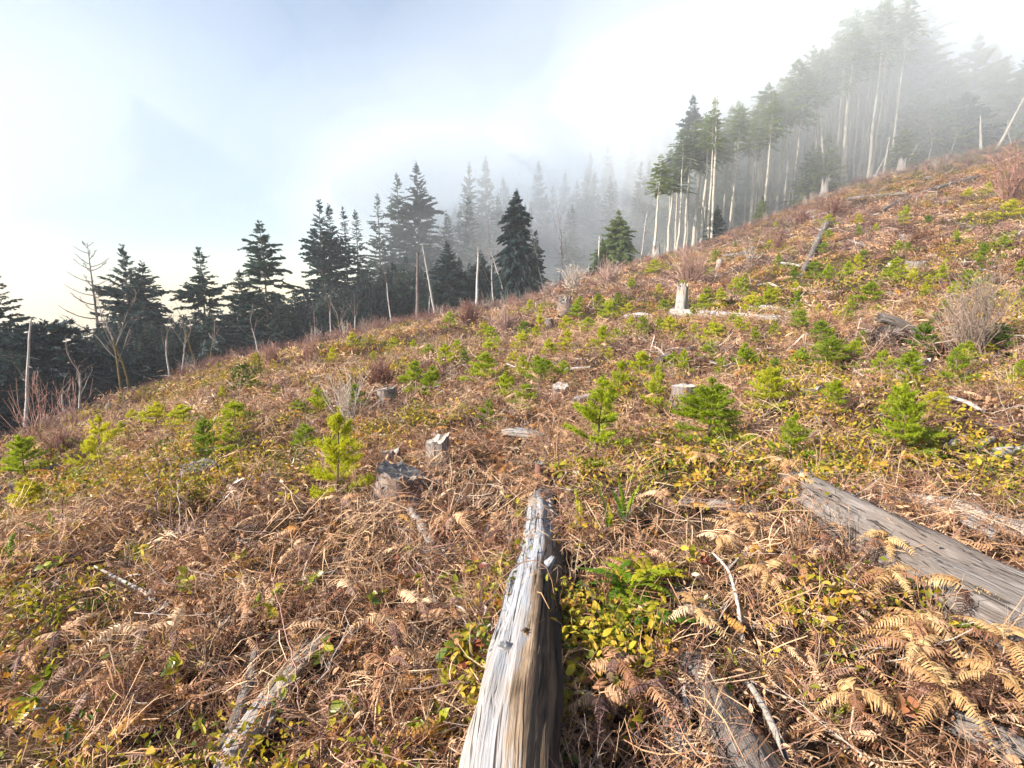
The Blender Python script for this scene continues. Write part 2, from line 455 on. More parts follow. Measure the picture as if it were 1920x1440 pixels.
M['log_dark'] = mat_wood('stained_log_side', [(.05, .032, .022), (.12, .08, .05), (.30, .19, .10), (.42, .30, .19)], streak=34, along=.9, crack=.8, stain=(.05, .03, .02), stain_amt=.7, bump=.9)
M['grey_log'] = mat_wood('grey_cracked_log', [(.085, .07, .06), (.18, .15, .13), (.34, .295, .265)], streak=42, along=2.8, crack=.8, stain=(.16, .12, .095), stain_amt=.6, bump=.9)
M['white_log'] = mat_wood('bleached_log', [(.22, .19, .17), (.37, .33, .30), (.52, .475, .435)], streak=26, along=1.0, crack=.7, stain=(.40, .28, .17), stain_amt=.35, bump=.8)
M['split'] = mat_wood('split_wood', [(.30, .20, .12), (.48, .33, .18), (.60, .46, .30)], streak=30, along=.8, crack=.7, stain=(.30, .27, .25), stain_amt=.5, bump=.8)
M['stump_side'] = mat_wood('stump_side', [(.09, .07, .06), (.22, .175, .15), (.42, .36, .32)], streak=20, along=2.2, crack=.7, stain=(.22, .12, .09), stain_amt=.5, bump=1.0)
M['stump_top'] = mat_bark('stump_cut', [(.26, .20, .16), (.40, .34, .29), (.52, .46, .41)], sc=(14, 14, 14), bump=.4)
M['stump_dark'] = mat_bark('stump_rotten_cut', [(.10, .085, .075), (.24, .20, .17), (.36, .31, .27)], sc=(14, 14, 14), bump=.6)
M['bark_flake'] = mat_bark('grey_bark_flake', [(.12, .10, .09), (.30, .27, .25), (.48, .44, .40)], sc=(30, 30, 30), bump=.6)
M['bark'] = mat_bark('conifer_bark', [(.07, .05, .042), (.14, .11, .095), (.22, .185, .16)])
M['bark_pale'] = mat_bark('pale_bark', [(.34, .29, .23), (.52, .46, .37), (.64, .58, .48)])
M['alder'] = mat_bark('alder_bark', [(.28, .24, .21), (.46, .41, .37), (.60, .55, .50)])
M['moss'] = mat_bark('mossy_bark', [(.09, .07, .03), (.16, .115, .04), (.24, .16, .06)])
# ---------------------------------------------------------------- ground
def build_ground():
    th = np.concatenate([np.arange(-180, -62, 3.0), np.arange(-62, 62, .45), np.arange(62, 180, 3.0)])
    dd = np.concatenate([[0.0], np.geomspace(.35, 385, 210)])
    T, Dm = np.meshgrid(np.radians(th), dd, indexing='ij')
    X, Y = Dm * np.sin(T), Dm * np.cos(T)
    Z = ground(X, Y)
    n, k = X.shape
    idx = np.arange(n * k).reshape(n, k)
    a = idx; b = np.roll(idx, -1, axis=0)
    F = np.stack([a[:, :-1], a[:, 1:], b[:, 1:], b[:, :-1]], -1).reshape(-1, 4)
    mb = MB(); mb.add(np.stack([X, Y, Z], -1).reshape(-1, 3), F)
    o = bpy.data.objects.new('ground', mb.mesh('ground', M['ground'], smooth=True))
    COL.objects.link(o)
    o['kind'] = 'structure'; o['label'] = 'brown cleared hillside rising towards the tall trees'; o['category'] = 'ground'
build_ground()

# ---------------------------------------------------------------- conifers
def conifer(seed, h, cb, rad, nb, droop=.25, prof=.8, irr=.4, dens=1.0, fol='conifer', bark='bark', r0=None, sprig=.55, rise=30, sweep=0.0, wid=.2, dead=0.0):
    """returns (trunk mesh, crown mesh)"""
    g = np.random.RandomState(seed); nb = int(nb * 2.1)
    tb, fb = MB(), MB()
    K = 12
    zz = np.linspace(0, h, K)
    wob = np.cumsum(g.normal(0, h * .0022, (K, 2)), 0); wob[0] = 0
    tp = np.stack([wob[:, 0], wob[:, 1], zz], 1)
    r0 = r0 or h * .0125
    tr = r0 * np.clip(1 - zz / h, .03, 1) ** .8
    tr[0] *= 1.25
    btube(tb, tp[None], tr[None], 8)
    z0 = cb * h
    t = np.sort(g.uniform(0, 1, nb)) ** .92
    z = z0 + (h * .985 - z0) * t
    nb_ = nb
    L = rad * 1.32 * ((1 - t) ** prof) * g.uniform(1 - irr, 1.08, nb) + .012 * h * (1 - t * .5)
    lump = 1 + .35 * np.sin(t * 17 + seed) * irr + .3 * irr * np.sin(t * 41 + seed * 2)
    L = L * lump
    az = np.arange(nb) * 2.39996 + g.normal(0, .35, nb)
    a0 = np.radians(-8 + (rise + 8) * t + g.normal(0, 11, nb))
    s = np.linspace(0, 1, 6)
    hor = L[:, None] * s * np.cos(a0)[:, None]
    ver = L[:, None] * (s * np.sin(a0)[:, None] - droop * (1 - .6 * t)[:, None] * s ** 1.7 * 1.0 + sweep * s ** 3)
    bx = np.interp(z, zz, tp[:, 0]); by = np.interp(z, zz, tp[:, 1])
    P = np.stack([bx[:, None] + hor * np.sin(az)[:, None], by[:, None] + hor * np.cos(az)[:, None], z[:, None] + ver], -1)
    P[:, 1:, :] += g.normal(0, .015, (nb, 5, 3)) * L[:, None, None]
    br = (.010 + .013 * L)[:, None] * np.linspace(1, .25, 6)
    bb = MB(); btube(bb, P, br, 3)
    # dead snags below the crown
    nd = int(10 + 14 * cb)
    zd = g.uniform(.12, max(cb, .15), nd) * h
    Ld = g.uniform(.15, .5, nd) * rad
    ad = g.uniform(0, 6.28, nd)
    sd = np.linspace(0, 1, 3)
    Pd = np.stack([np.sin(ad)[:, None] * Ld[:, None] * sd, np.cos(ad)[:, None] * Ld[:, None] * sd, zd[:, None] - Ld[:, None] * sd * .25], -1)
    Pd[..., 0] += np.interp(zd, zz, tp[:, 0])[:, None]; Pd[..., 1] += np.interp(zd, zz, tp[:, 1])[:, None]
    btube(bb, Pd, np.full((nd, 1), .016) * np.array([1, .7, .3]), 3)
    # foliage
    keep = g.uniform(0, 1, nb) > dead
    cnt = np.maximum(4, (L * 19 * dens).astype(int)) * keep
    bi = np.repeat(np.arange(nb), cnt)
    ss = g.uniform(.12, 1.0, len(bi)) ** .8
    f = ss * 5; i0 = np.minimum(f.astype(int), 4); fr = (f - i0)[:, None]
    base = P[bi, i0] * (1 - fr) + P[bi, i0 + 1] * fr
    tan = unit(P[bi, i0 + 1] - P[bi, i0])
    side = unit(np.cross(tan, np.array([0, 0, 1.])))
    for sg in (-1, 1):
        ang = np.radians(g.uniform(22, 75, len(bi)))
        d = unit(tan * np.cos(ang)[:, None] + side * sg * np.sin(ang)[:, None] + np.array([0, 0, 1.]) * (g.normal(-.28, .3, len(bi)))[:, None])
        ln = .62 * sprig * g.uniform(.4, 1.2, len(bi)) * (1.15 - .55 * ss) * np.clip(L[bi] / (rad * .45), .45, 1.15)
        wv = unit(np.cross(d, unit(g.normal(0, 1, (len(bi), 3)) + np.array([0, 0, 1.2])))) * (ln * wid)[:, None]
        tip = base + d * ln[:, None]
        mid = base + d * (ln * .45)[:, None] + np.array([0, 0, -.03])
        fb.quads(base, mid + wv, tip, mid - wv)
    # leader tuft
    n = 24
    zt = h - g.uniform(0, .06 * h, n)
    d = unit(np.stack([g.normal(0, 1, n), g.normal(0, 1, n), g.uniform(.2, 1.4, n)], 1))
    b = np.stack([np.full(n, tp[-1, 0]), np.full(n, tp[-1, 1]), zt], 1)
    ln = (h - zt) * .35 + sprig * .35
    wv = unit(np.cross(d, g.normal(0, 1, (n, 3)))) * (ln * .18)[:, None]
    fb.quads(b, b + d * (ln * .5)[:, None] + wv, b + d * ln[:, None], b + d * (ln * .5)[:, None] - wv)
    return tb.mesh('trunk', M[bark], smooth=True), fb.mesh('crown', M[fol]), bb.mesh('branches', M[bark])

def dead_conifer(seed, h, rad, nb):
    g = np.random.RandomState(seed)
    tb, bb = MB(), MB()
    zz = np.linspace(0, h, 12)
    btube(tb, np.stack([zz * .006, zz * 0, zz], 1)[None], (h * .012 * np.clip(1 - zz / h, .03, 1) ** .8)[None], 8)
    t = np.linspace(0, .99, nb) + g.normal(0, .01, nb)
    t = np.clip(t, 0, 1)
    z = h * (.25 + .75 * t)
    L = rad * (1 - t) ** .75 * g.uniform(.75, 1.1, nb) + .02 * h
    az = np.arange(nb) * 2.39996 + g.normal(0, .3, nb)
    s = np.linspace(0, 1, 7)
    hor = L[:, None] * s
    ver = L[:, None] * (-.38 * s + .62 * s ** 2.4) * (1 - .5 * t)[:, None] + L[:, None] * s * (t[:, None]) * .5
    P = np.stack([hor * np.sin(az)[:, None] + z[:, None] * .006, hor * np.cos(az)[:, None], z[:, None] + ver], -1)
    btube(bb, P, (.022 + .016 * L)[:, None] * np.linspace(1, .35, 7), 3)
    # small side twigs
    q = 5
    bi = np.repeat(np.arange(nb), q * 2)
    ss = g.uniform(.35, .95, len(bi)); f = ss * 6; i0 = np.minimum(f.astype(int), 5); fr = (f - i0)[:, None]
    b = P[bi, i0] * (1 - fr) + P[bi, i0 + 1] * fr
    tan = unit(P[bi, i0 + 1] - P[bi, i0]); side = unit(np.cross(tan, [0, 0, 1.])) * np.where(np.arange(len(bi)) % 2, 1, -1)[:, None]
    d = unit(tan + side * .8 + np.array([0, 0, .15])) * (L[bi] * g.uniform(.08, .2, len(bi)))[:, None]
    btube(bb, np.stack([b, b + d], 1), np.full((len(bi), 2), .014), 3)
    return tb.mesh('trunk', M['bark'], smooth=True), bb.mesh('branches', M['twig'])

def bare_tree(seed, h, spread=.28, depth_n=4, forks=3, lean=.05, r0=None, bark='alder', low=.45, moss=False):
    """leafless broadleaf: returns (trunk mesh, crown-of-branches mesh)"""
    g = np.random.RandomState(seed)
    tb, bb = MB(), MB()
    r0 = r0 or h * .011
    def grow(p, d, ln, r, lev):
        K = 5
        pts = [p]
        dd = d.copy()
        for k in range(K - 1):
            dd = unit(dd + g.normal(0, .10 + .03 * lev, 3) + np.array([0, 0, .06]))
            pts.append(pts[-1] + dd * ln / (K - 1))
        pts = np.array(pts); rr = np.linspace(r, r * .55, K)
        rr = rr * (1 if lev == 0 else .8)
        btube(tb if lev == 0 else bb, pts[None], rr[None], 7 if lev == 0 else (5 if lev == 1 else 3), 0)
        if lev >= depth_n: return
        n = forks + (1 if lev == 0 else 0) + g.randint(0, 2)
        for i in range(n):
            s = g.uniform(low if lev == 0 else .3, 1.0) if i else 1.0
            f = s * (K - 1); i0 = min(int(f), K - 2)
            q = pts[i0] * (1 - f + i0) + pts[i0 + 1] * (f - i0)
            ax = unit(g.normal(0, 1, 3)); ax[2] *= .3
            a = unit(dd + ax * g.uniform(.45, .9) * (1 if i else .35) * (spread / .28))
            grow(q, a, ln * g.uniform(.30, .52), max(.006, rr[i0] * (.72 if i == 0 else .48)), lev + 1)
    d0 = unit(np.array([g.normal(0, lean), g.normal(0, lean), 1.0]))
    grow(np.zeros(3), d0, h * .66, r0, 0)
    return tb.mesh('trunk', M['moss' if moss else bark], smooth=True), bb.mesh('branches', M['bark_branch' if bark == 'alder' else bark])

def pole_tree(seed, h, r0, bark='bark_pale', snags=12):
    """dead standing pole with stubs"""
    g = np.random.RandomState(seed)
    tb, bb = MB(), MB()
    zz = np.linspace(0, h, 14)
    wob = np.cumsum(g.normal(0, h * .0016, (14, 2)), 0)
    P = np.stack([wob[:, 0], wob[:, 1], zz], 1)
    btube(tb, P[None], (r0 * (1 - .65 * zz / h))[None], 7)
    a = g.uniform(0, 6.28, snags); z = g.uniform(.3, 1, snags) * h; Ls = g.uniform(.02, .09, snags) * h
    s = np.linspace(0, 1, 3)
    Q = np.stack([np.interp(z, zz, P[:, 0])[:, None] + np.sin(a)[:, None] * Ls[:, None] * s, np.interp(z, zz, P[:, 1])[:, None] + np.cos(a)[:, None] * Ls[:, None] * s, z[:, None] + Ls[:, None] * s * g.uniform(-.3, .6, snags)[:, None]], -1)
    btube(bb, Q, np.full((snags, 1), r0 * .22) * np.array([1, .7, .35]), 3)
    return tb.mesh('trunk', M[bark], smooth=True), bb.mesh('branches', M[bark])

# ---------------------------------------------------------------- fir saplings (built 1 m tall, scaled when placed)
def sapling(seed, nw=6, wide=.38, fol='needle', low=.12, fine=1.0):
    g = np.random.RandomState(seed)
    tb, fb = MB(), MB()
    zz = np.linspace(0, 1, 8); wob = np.cumsum(g.normal(0, .008, (8, 2)), 0)
    SP = np.stack([wob[:, 0], wob[:, 1], zz], 1)
    btube(tb, SP[None], np.linspace(.016, .004, 8)[None], 6)
    shoots = []
    for w in range(nw):
        t = w / (nw - 1)
        z = low + (.86 - low) * t ** .9
        nbr = g.randint(6, 9) if t < .9 else 5
        for b in range(nbr):
            zz_ = min(.97, z + g.normal(0, .025))
            if g.uniform() < .12: continue
            L = 1.12 * wide * (1 - t) ** .75 * g.uniform(.45, 1.2) + .10
            az = b * 6.283 / nbr + g.normal(0, .3) + w
            el = R(14 + 38 * t + g.normal(0, 7))
            d = np.array([math.sin(az) * math.cos(el), math.cos(az) * math.cos(el), math.sin(el)])
            p = np.array([np.interp(zz_, zz, SP[:, 0]), np.interp(zz_, zz, SP[:, 1]), zz_])
            e = p + d * L; e[2] -= L * .10 * (1 - t)
            shoots.append((p + (e - p) * .12, e))
            side = unit(np.cross(d, [0, 0, 1.]))
            for s in ((.35, .55, .75) if L > .2 else (.45, .7)):
                for sg in (-1, 1):
                    l2 = L * (.52 - .28 * s) * g.uniform(.7, 1.2)
                    q = p + (e - p) * s
                    d2 = unit(d * .75 + side * sg * g.uniform(.6, .95) + np.array([0, 0, g.normal(.05, .12)]))
                    shoots.append((q, q + d2 * l2))
    shoots.append((np.array([SP[-2, 0], SP[-2, 1], .80]), SP[-1] + np.array([0, 0, .02])))
    A = np.array([s[0] for s in shoots]); B = np.array([s[1] for s in shoots])
    btube(tb, np.stack([A, B], 1), np.tile([.005, .002], (len(A), 1)), 3)
    Ls = np.linalg.norm(B - A, axis=1)
    cnt = np.maximum(8, (Ls / .0029 * fine).astype(int))
    i = np.repeat(np.arange(len(A)), cnt)
    s = g.uniform(.05, 1.02, len(i))
    base = A[i] + (B - A)[i] * s[:, None]
    d = unit((B - A)[i])
    rnd = unit(np.cross(d, g.normal(0, 1, (len(i), 3))))
    nd = unit(d * g.uniform(.45, 1.0, len(i))[:, None] + rnd)
    nl = g.uniform(.034, .060, len(i)) * (1.0 if fine > .6 else 1.5)
    wv = unit(np.cross(nd, g.normal(0, 1, (len(i), 3)))) * (.0050 if fine > .6 else .011)
    fb.tris(base - wv, base + wv, base + nd * nl[:, None])
    return tb.mesh('stem', M['twig']), fb.mesh('needles', M[fol])

# ---------------------------------------------------------------- bushes
def bare_bush(seed, n, h, spread, mat, twigs=5, r=.006):
    """leafless shrub of many stems rising from one root: 1 mesh"""
    g = np.random.RandomState(seed)
    mb = MB()
    a = g.uniform(0, 6.283, n); tilt = np.abs(g.normal(0, spread, n)); ln = h * g.uniform(.45, 1.08, n)
    s = np.linspace(0, 1, 6)
    out = np.sin(tilt)[:, None] * ln[:, None] * s ** 1.0
    up = np.cos(tilt)[:, None] * ln[:, None] * s - .10 * ln[:, None] * (s ** 2.5) * np.sin(tilt)[:, None] * 2
    br = g.uniform(0, .10 * h, n)
    P = np.stack([np.cos(a)[:, None] * (out + br[:, None]), np.sin(a)[:, None] * (out + br[:, None]), up], -1)
    P[:, 1:] += np.cumsum(g.normal(0, .022 * h, (n, 5, 3)), 1)
    btube(mb, P, r * np.tile(np.linspace(1, .35, 6), (n, 1)) * g.uniform(.7, 1.2, (n, 1)), 3)
    bi = np.repeat(np.arange(n), twigs); m_ = len(bi)
    f = g.uniform(1.2, 4.9, m_); i0 = f.astype(int); fr = (f - i0)[:, None]
    q = P[bi, i0] * (1 - fr) + P[bi, i0 + 1] * fr
    d = unit(unit(P[bi, i0 + 1] - P[bi, i0]) + g.normal(0, .45, (m_, 3))) * (ln[bi] * g.uniform(.12, .35, m_))[:, None]
    k = d + g.normal(0, .03, (m_, 3)) * h
    btube(mb, np.stack([q, q + d * .5, q + k], 1), r * .6 * np.tile([1, .7, .4], (m_, 1)), 3)
    return mb.mesh('stems', M[mat])

# ---------------------------------------------------------------- fern fronds, leaves, straws
def frond(seed, L=.3, pairs=16, pl=.055, arch=.25, droop=.6, curl=.5, mat='dry', comb=False, w=.011, bend=0.0, rach=.0022, tilt_pl=.9):
    g = np.random.RandomState(seed)
    mb = MB()
    s = np.linspace(0, 1, 9)
    R_ = np.stack([bend * L * s ** 2, L * s * (1 - .25 * droop * s), L * (arch * s - droop * s ** 2)], 1)
    R_[1:] += np.cumsum(g.normal(0, L * .006, (8, 3)), 0)
    btube(mb, R_[None], np.linspace(rach, rach * .35, 9)[None], 3)
    sp = np.linspace(.12, .985, pairs)
    base = np.stack([np.interp(sp, s, R_[:, k]) for k in range(3)], 1)
    tg = unit(np.stack([np.interp(sp, s, np.gradient(R_[:, k])) for k in range(3)], 1))
    sd = unit(np.cross(tg, np.array([0, 0, 1.]))); nm = np.cross(sd, tg)
    prof = np.clip(np.minimum((sp + .25) * 2.2, 1) * (1.06 - sp) ** .62, .12, 1)
    for sg in (-1, 1):
        l = pl * prof * g.uniform(.78, 1.12, pairs)
        fw = g.uniform(.15, .42, pairs)
        cu = curl * g.uniform(.3, 1.5, pairs)
        d = unit(sd * sg + tg * fw[:, None])
        t3 = np.array([0, .38, .75, 1.0])
        Q = base[:, None, :] + d[:, None, :] * (l[:, None] * t3 * (1 - .25 * np.minimum(cu, 1.2)[:, None] * t3))[..., None] - nm[:, None, :] * (l[:, None] * cu[:, None] * t3 ** 2)[..., None] + tg[:, None, :] * (l[:, None] * .12 * t3 ** 2)[..., None]
        ww = w * (L / .3) ** .4 * np.array([.75, 1.0, .8, .12]) * (.5 + .5 * prof[:, None])
        wd = unit(tg + nm * g.normal(0, .35, (pairs, 1)))[:, None, :] * ww[..., None]
        if not comb:
            for k in range(3):
                mb.quads(Q[:, k] - wd[:, k], Q[:, k] + wd[:, k], Q[:, k + 1] + wd[:, k + 1], Q[:, k + 1] - wd[:, k + 1])
        else:
            nt = 7
            tt = np.linspace(.04, .97, nt)
            for k, tv in enumerate(tt):
                f = np.interp(tv, t3, np.arange(4)); i0 = min(int(f), 2); fr = f - i0
                q = Q[:, i0] * (1 - fr) + Q[:, i0 + 1] * fr
                dl = (l / nt)[:, None] * d * .52
                wk = unit(wd[:, 1]) * (w * 1.25 * (1.05 - .75 * tv) * (.5 + .5 * prof))[:, None]
                lean = d * (l / nt)[:, None] * .5
                mb.tris(q - dl, q + dl, q + wk + lean - nm * (l * .04 * cu)[:, None])
                mb.tris(q + dl, q - dl, q - wk + lean - nm * (l * .04 * cu)[:, None])
    return mb.mesh('frond', M[mat])

def leaf_mesh(seed, mat, L=.05, W=.032, fold=.25, curl=.2, mb=None, xf=None):
    own = mb is None
    mb = mb or MB()
    t = np.array([0, .18, .42, .68, .88, 1.0]); w = np.array([.08, .66, 1.0, .82, .42, .0]) * W * .5
    y = t * L; z = -curl * L * t ** 2
    C = np.stack([0 * t, y, z], 1); Lf = np.stack([-w, y, z + fold * w], 1); Rt = np.stack([w, y, z + fold * w], 1)
    V = np.concatenate([C, Lf, Rt])
    if xf is not None: V = (np.asarray(xf.to_3x3()) @ V.T).T + np.asarray(xf.translation)
    n = 6; i = np.arange(n - 1)
    F = np.concatenate([np.stack([i, i + 1, i + 1 + n, i + n], 1), np.stack([i + 2 * n, i + 1 + 2 * n, i + 1, i], 1)])
    mb.add(V, F)
    return mb.mesh('leaf', M[mat], smooth=True) if own else None

def blades(seed, n, L, w, spread, mat, up=1.0, curve=.5, base_r=.03, segs=4):
    """grass or straw blades from one root"""
    g = np.random.RandomState(seed)
    mb = MB()
    a = g.uniform(0, 6.283, n); tl = np.clip(g.normal(spread, spread * .4, n), .02, 1.45); ln = L * g.uniform(.5, 1.1, n)
    s = np.linspace(0, 1, segs + 1)
    hor = ln[:, None] * (np.sin(tl)[:, None] * s + curve * .35 * s ** 2); ver = ln[:, None] * up * (np.cos(tl)[:, None] * s - curve * .45 * s ** 2.2)
    r0 = g.uniform(0, base_r, n)
    P = np.stack([np.cos(a)[:, None] * (hor + r0[:, None]), np.sin(a)[:, None] * (hor + r0[:, None]), ver], -1)
    P[:, 1:] += np.cumsum(g.normal(0, .03 * L, (n, segs, 3)), 1)
    sd = np.stack([-np.sin(a), np.cos(a), g.normal(0, .5, n)], 1); sd = unit(sd)
    W = w * np.linspace(1, .2, segs + 1)
    A = P - sd[:, None, :] * W[None, :, None]; B = P + sd[:, None, :] * W[None, :, None]
    for k in range(segs):
        mb.quads(A[:, k], B[:, k], B[:, k + 1], A[:, k + 1])
    return mb.mesh('blades', M[mat])

def strewn(seed, n, ext, L, w, mat, lift=.05, segs=3, tilt=.25):
    """straws and stalks lying about"""
    g = np.random.RandomState(seed)
    mb = MB()
    a = g.uniform(0, 6.283, n); ln = L * g.uniform(.4, 1.2, n)
    c = np.stack([g.normal(0, ext, n), g.normal(0, ext, n), g.uniform(0, lift, n)], 1)
    d = np.stack([np.cos(a), np.sin(a), g.normal(0, tilt, n)], 1)
    s = np.linspace(-.5, .5, segs + 1)
    P = c[:, None, :] + d[:, None, :] * (ln[:, None] * s)[..., None]
    bow = g.normal(0, .14, n) * ln
    P[..., 2] += bow[:, None] * (1 - 4 * s ** 2)[None] * .8
    P[..., 0] += -np.sin(a)[:, None] * bow[:, None] * (1 - 4 * s ** 2)
    sd = unit(np.stack([-np.sin(a), np.cos(a), g.normal(0, .6, n)], 1))
    W = w * np.ones(segs + 1); W[0] *= .6; W[-1] *= .4
    A = P - sd[:, None] * W[None, :, None]; B = P + sd[:, None] * W[None, :, None]
    for k in range(segs): mb.quads(A[:, k], B[:, k], B[:, k + 1], A[:, k + 1])
    return mb.mesh('straws', M[mat])

def leaf_heap(seed, n, ext, L, mat, up=.3, lift=.05):
    g = np.random.RandomState(seed); mb = MB()
    for i in range(n):
        xf = Matrix.Translation((g.normal(0, ext), g.normal(0, ext), g.uniform(0, lift))) @ Euler((g.normal(.2, .6), g.normal(0, .6), g.uniform(0, 6.28))).to_matrix().to_4x4()
        l = L * g.uniform(.6, 1.3)
        leaf_mesh(0, mat, L=l, W=l * g.uniform(.35, .65), fold=g.normal(.2, .4), curl=g.normal(.3, .4), mb=mb, xf=xf)
    return mb.mesh('leaves', M[mat])

def twig_mesh(seed, L, r, mat, n=4):
    g = np.random.RandomState(seed); mb = MB()
    s = np.linspace(-.5, .5, 6)
    P = np.stack([s * L, np.cumsum(g.normal(0, .03 * L, 6)), .02 + np.abs(np.cumsum(g.normal(0, .025 * L, 6)))], 1)
    btube(mb, P[None], np.linspace(r, r * .5, 6)[None], 4)
    for k in range(n):
        i = g.randint(1, 5); d = unit(np.array([g.uniform(.2, 1), g.choice([-1, 1]) * g.uniform(.3, 1), g.uniform(-.1, .7)])) * L * g.uniform(.12, .4)
        btube(mb, np.stack([P[i], P[i] + d * .5 + g.normal(0, .01, 3), P[i] + d])[None], np.array([[r * .6, r * .45, r * .25]]), 3)
    return mb.mesh('twig', M[mat])

# ---------------------------------------------------------------- logs, stumps
def log_mesh(path, radii, mat, sides=28, segs=40, seed=0, lump=.10, groove=.05, jag0=.0, jag1=.0, flat=1.0, mats2=None, split=None):
    """a log along a path: lumpy, grooved along the grain, its ends sawn (jag 0) or splintered"""
    P, s = resample(path, segs)
    Ltot = s[-1]
    rr = np.interp(s / Ltot, np.linspace(0, 1, len(radii)), radii)
    T = unit(np.gradient(P, axis=0))
    U = unit(np.cross(T, [0, 0, 1.])); W = np.cross(U, T)
    a = np.arange(sides) * 2 * math.pi / sides
    ca, sa = np.cos(a)[None], np.sin(a)[None]
    S = s[:, None]
    k = rr[:, None] * (1 + lump * vn(ca * 1.3 + seed, sa * 1.3, S * 2.2 / max(.5, Ltot / 2), seed) + lump * .6 * vn(ca * 3 + seed, sa * 3, S * 3, seed + 5)
                       + groove * vn(ca * 9, sa * 9 + seed, S * .8, seed + 9) + groove * .5 * vn(ca * 20, sa * 20, S * 1.2, seed + 11))
    V = P[:, None, :] + (k * ca)[..., None] * U[:, None, :] + (k * sa * flat)[..., None] * W[:, None, :]
    g = np.random.RandomState(seed + 3)
    for end, jag in ((0, jag0), (-1, jag1)):
        if jag > 0:
            off = jag * (g.uniform(-1, 1, sides) + .6 * np.sin(a + seed))
            sgn = -1 if end == 0 else 1
            V[end] += T[end][None] * (off * sgn)[:, None]
    A = np.stack([np.broadcast_to(k * ca, k.shape), np.broadcast_to(k * sa, k.shape), np.broadcast_to(S, k.shape) + seed * 3.7], -1)
    idx = np.arange(segs * sides).reshape(segs, sides); j = (np.arange(sides) + 1) % sides
    F = np.stack([idx[:-1], idx[1:], idx[1:][:, j], idx[:-1][:, j]], -1)
    mb = MB()
    nv = segs * sides
    Vf = np.concatenate([V.reshape(-1, 3), [P[0] + T[0] * jag0 * 1.2, P[-1] - T[-1] * jag1 * 1.2]])
    Af = np.concatenate([A.reshape(-1, 3), [[0, 0, 0], [0, 0, Ltot]]])
    if mats2 is None:
        mb.add(Vf, F.reshape(-1, 4), 0, Af)
        mats = [M[mat]]
    else:
        lo, hi = split
        sec = ((a >= lo) & (a <= hi))
        nz = vn(ca * 2 + 9, sa * 2, S * 2.0, seed + 31) * .5
        m2 = ((a[None] + nz) > lo) & ((a[None] + nz) < hi)
        m2 = m2[:-1].reshape(-1)
        Fq = F.reshape(-1, 4)
        mb.add(Vf, Fq, 0, Af)
        mb.M[-1] = m2.astype(int)
        mats = [M[mat], M[mats2]]
    caps = []
    for i in range(sides):
        caps.append((nv, idx[0, i], idx[0, j[i]])); caps.append((nv + 1, idx[-1, j[i]], idx[-1, i]))
    mb.F.append(np.array(caps)); mb.M.append(np.zeros(len(caps)))
    return mb.mesh('log', mats, smooth=True, grain=True)

def stump_meshes(seed, r, h, flare=.35, slant=0.0, jag=.0, sides=26, segs=12):
    """side and cut face of a stump standing at the origin"""
    a = np.arange(sides) * 2 * math.pi / sides
    t = np.linspace(0, 1, segs)
    g = np.random.RandomState(seed)
    nroot = g.randint(4, 7); ph = g.uniform(0, 6.28)
    ca, sa = np.cos(a)[None], np.sin(a)[None]
    prof = 1 + flare * (1 - t[:, None]) ** 2.2 * (1 + .7 * np.cos(nroot * a + ph)[None])
    k = r * prof * (1 + .10 * vn(ca * 2, sa * 2, t[:, None] * 2, seed) + .05 * vn(ca * 8, sa * 8, t[:, None] * 1.2, seed + 2))
    top = h * (1 + slant * 1.3 * ca + jag * (vn(ca * 4, sa * 4, 0, seed + 7)) + jag * .5 * g.uniform(-1, 1, sides)[None])
    Z = t[:, None] * top - .12 * (1 - t[:, None])
    V = np.stack([k * ca, k * sa, Z], -1)
    idx = np.arange(segs * sides).reshape(segs, sides); j = (np.arange(sides) + 1) % sides
    F = np.stack([idx[:-1], idx[:-1][:, j], idx[1:][:, j], idx[1:]], -1).reshape(-1, 4)
    A = np.stack([k * ca, k * sa, np.broadcast_to(t[:, None] * h, k.shape)], -1)
    mb = MB(); mb.add(V.reshape(-1, 3), F, 0, A.reshape(-1, 3))
    side = mb.mesh('side', M['stump_side'], smooth=True, grain=True)
    mb2 = MB()
    rim = V[-1]
    c = rim.mean(0); c[2] -= jag * h * .5
    inner = c + (rim - c) * .55; inner[:, 2] += g.normal(0, .03 * h, sides) - jag * h * .3
    VV = np.concatenate([rim * [1.0, 1.0, 1] + [0, 0, .003], inner, [c]])
    ii = np.arange(sides)
    F1 = np.stack([ii, j, j + sides, ii + sides], 1)
    mb2.add(VV, F1); mb2.F.append(np.stack([ii + sides, j + sides, np.full(sides, 2 * sides)], 1)); mb2.M.append(np.zeros(sides))
    return side, mb2
# ================================================================ the forest edge
rng = np.random.RandomState(7)

def base_under(u, v, D):
    p = at(u, v, D)
    return on_ground(p.x, p.y), p.z

def put_tree(name, label, cat, meshes, base, rotz=0.0, scale=1.0, group=None, tilt=(0, 0), names=('trunk', 'crown')):
    t = thing(name, label, cat, base - Vector((0, 0, .1)), scale=scale, group=group, rot=(tilt[0], tilt[1], rotz))
    ps = [part(n, m, t, kind='stuff' if n == 'branches' else None) for n, m in zip(names, meshes)]
    if len(meshes) == 3: part('branches', meshes[2], ps[0], kind='stuff')
    return t

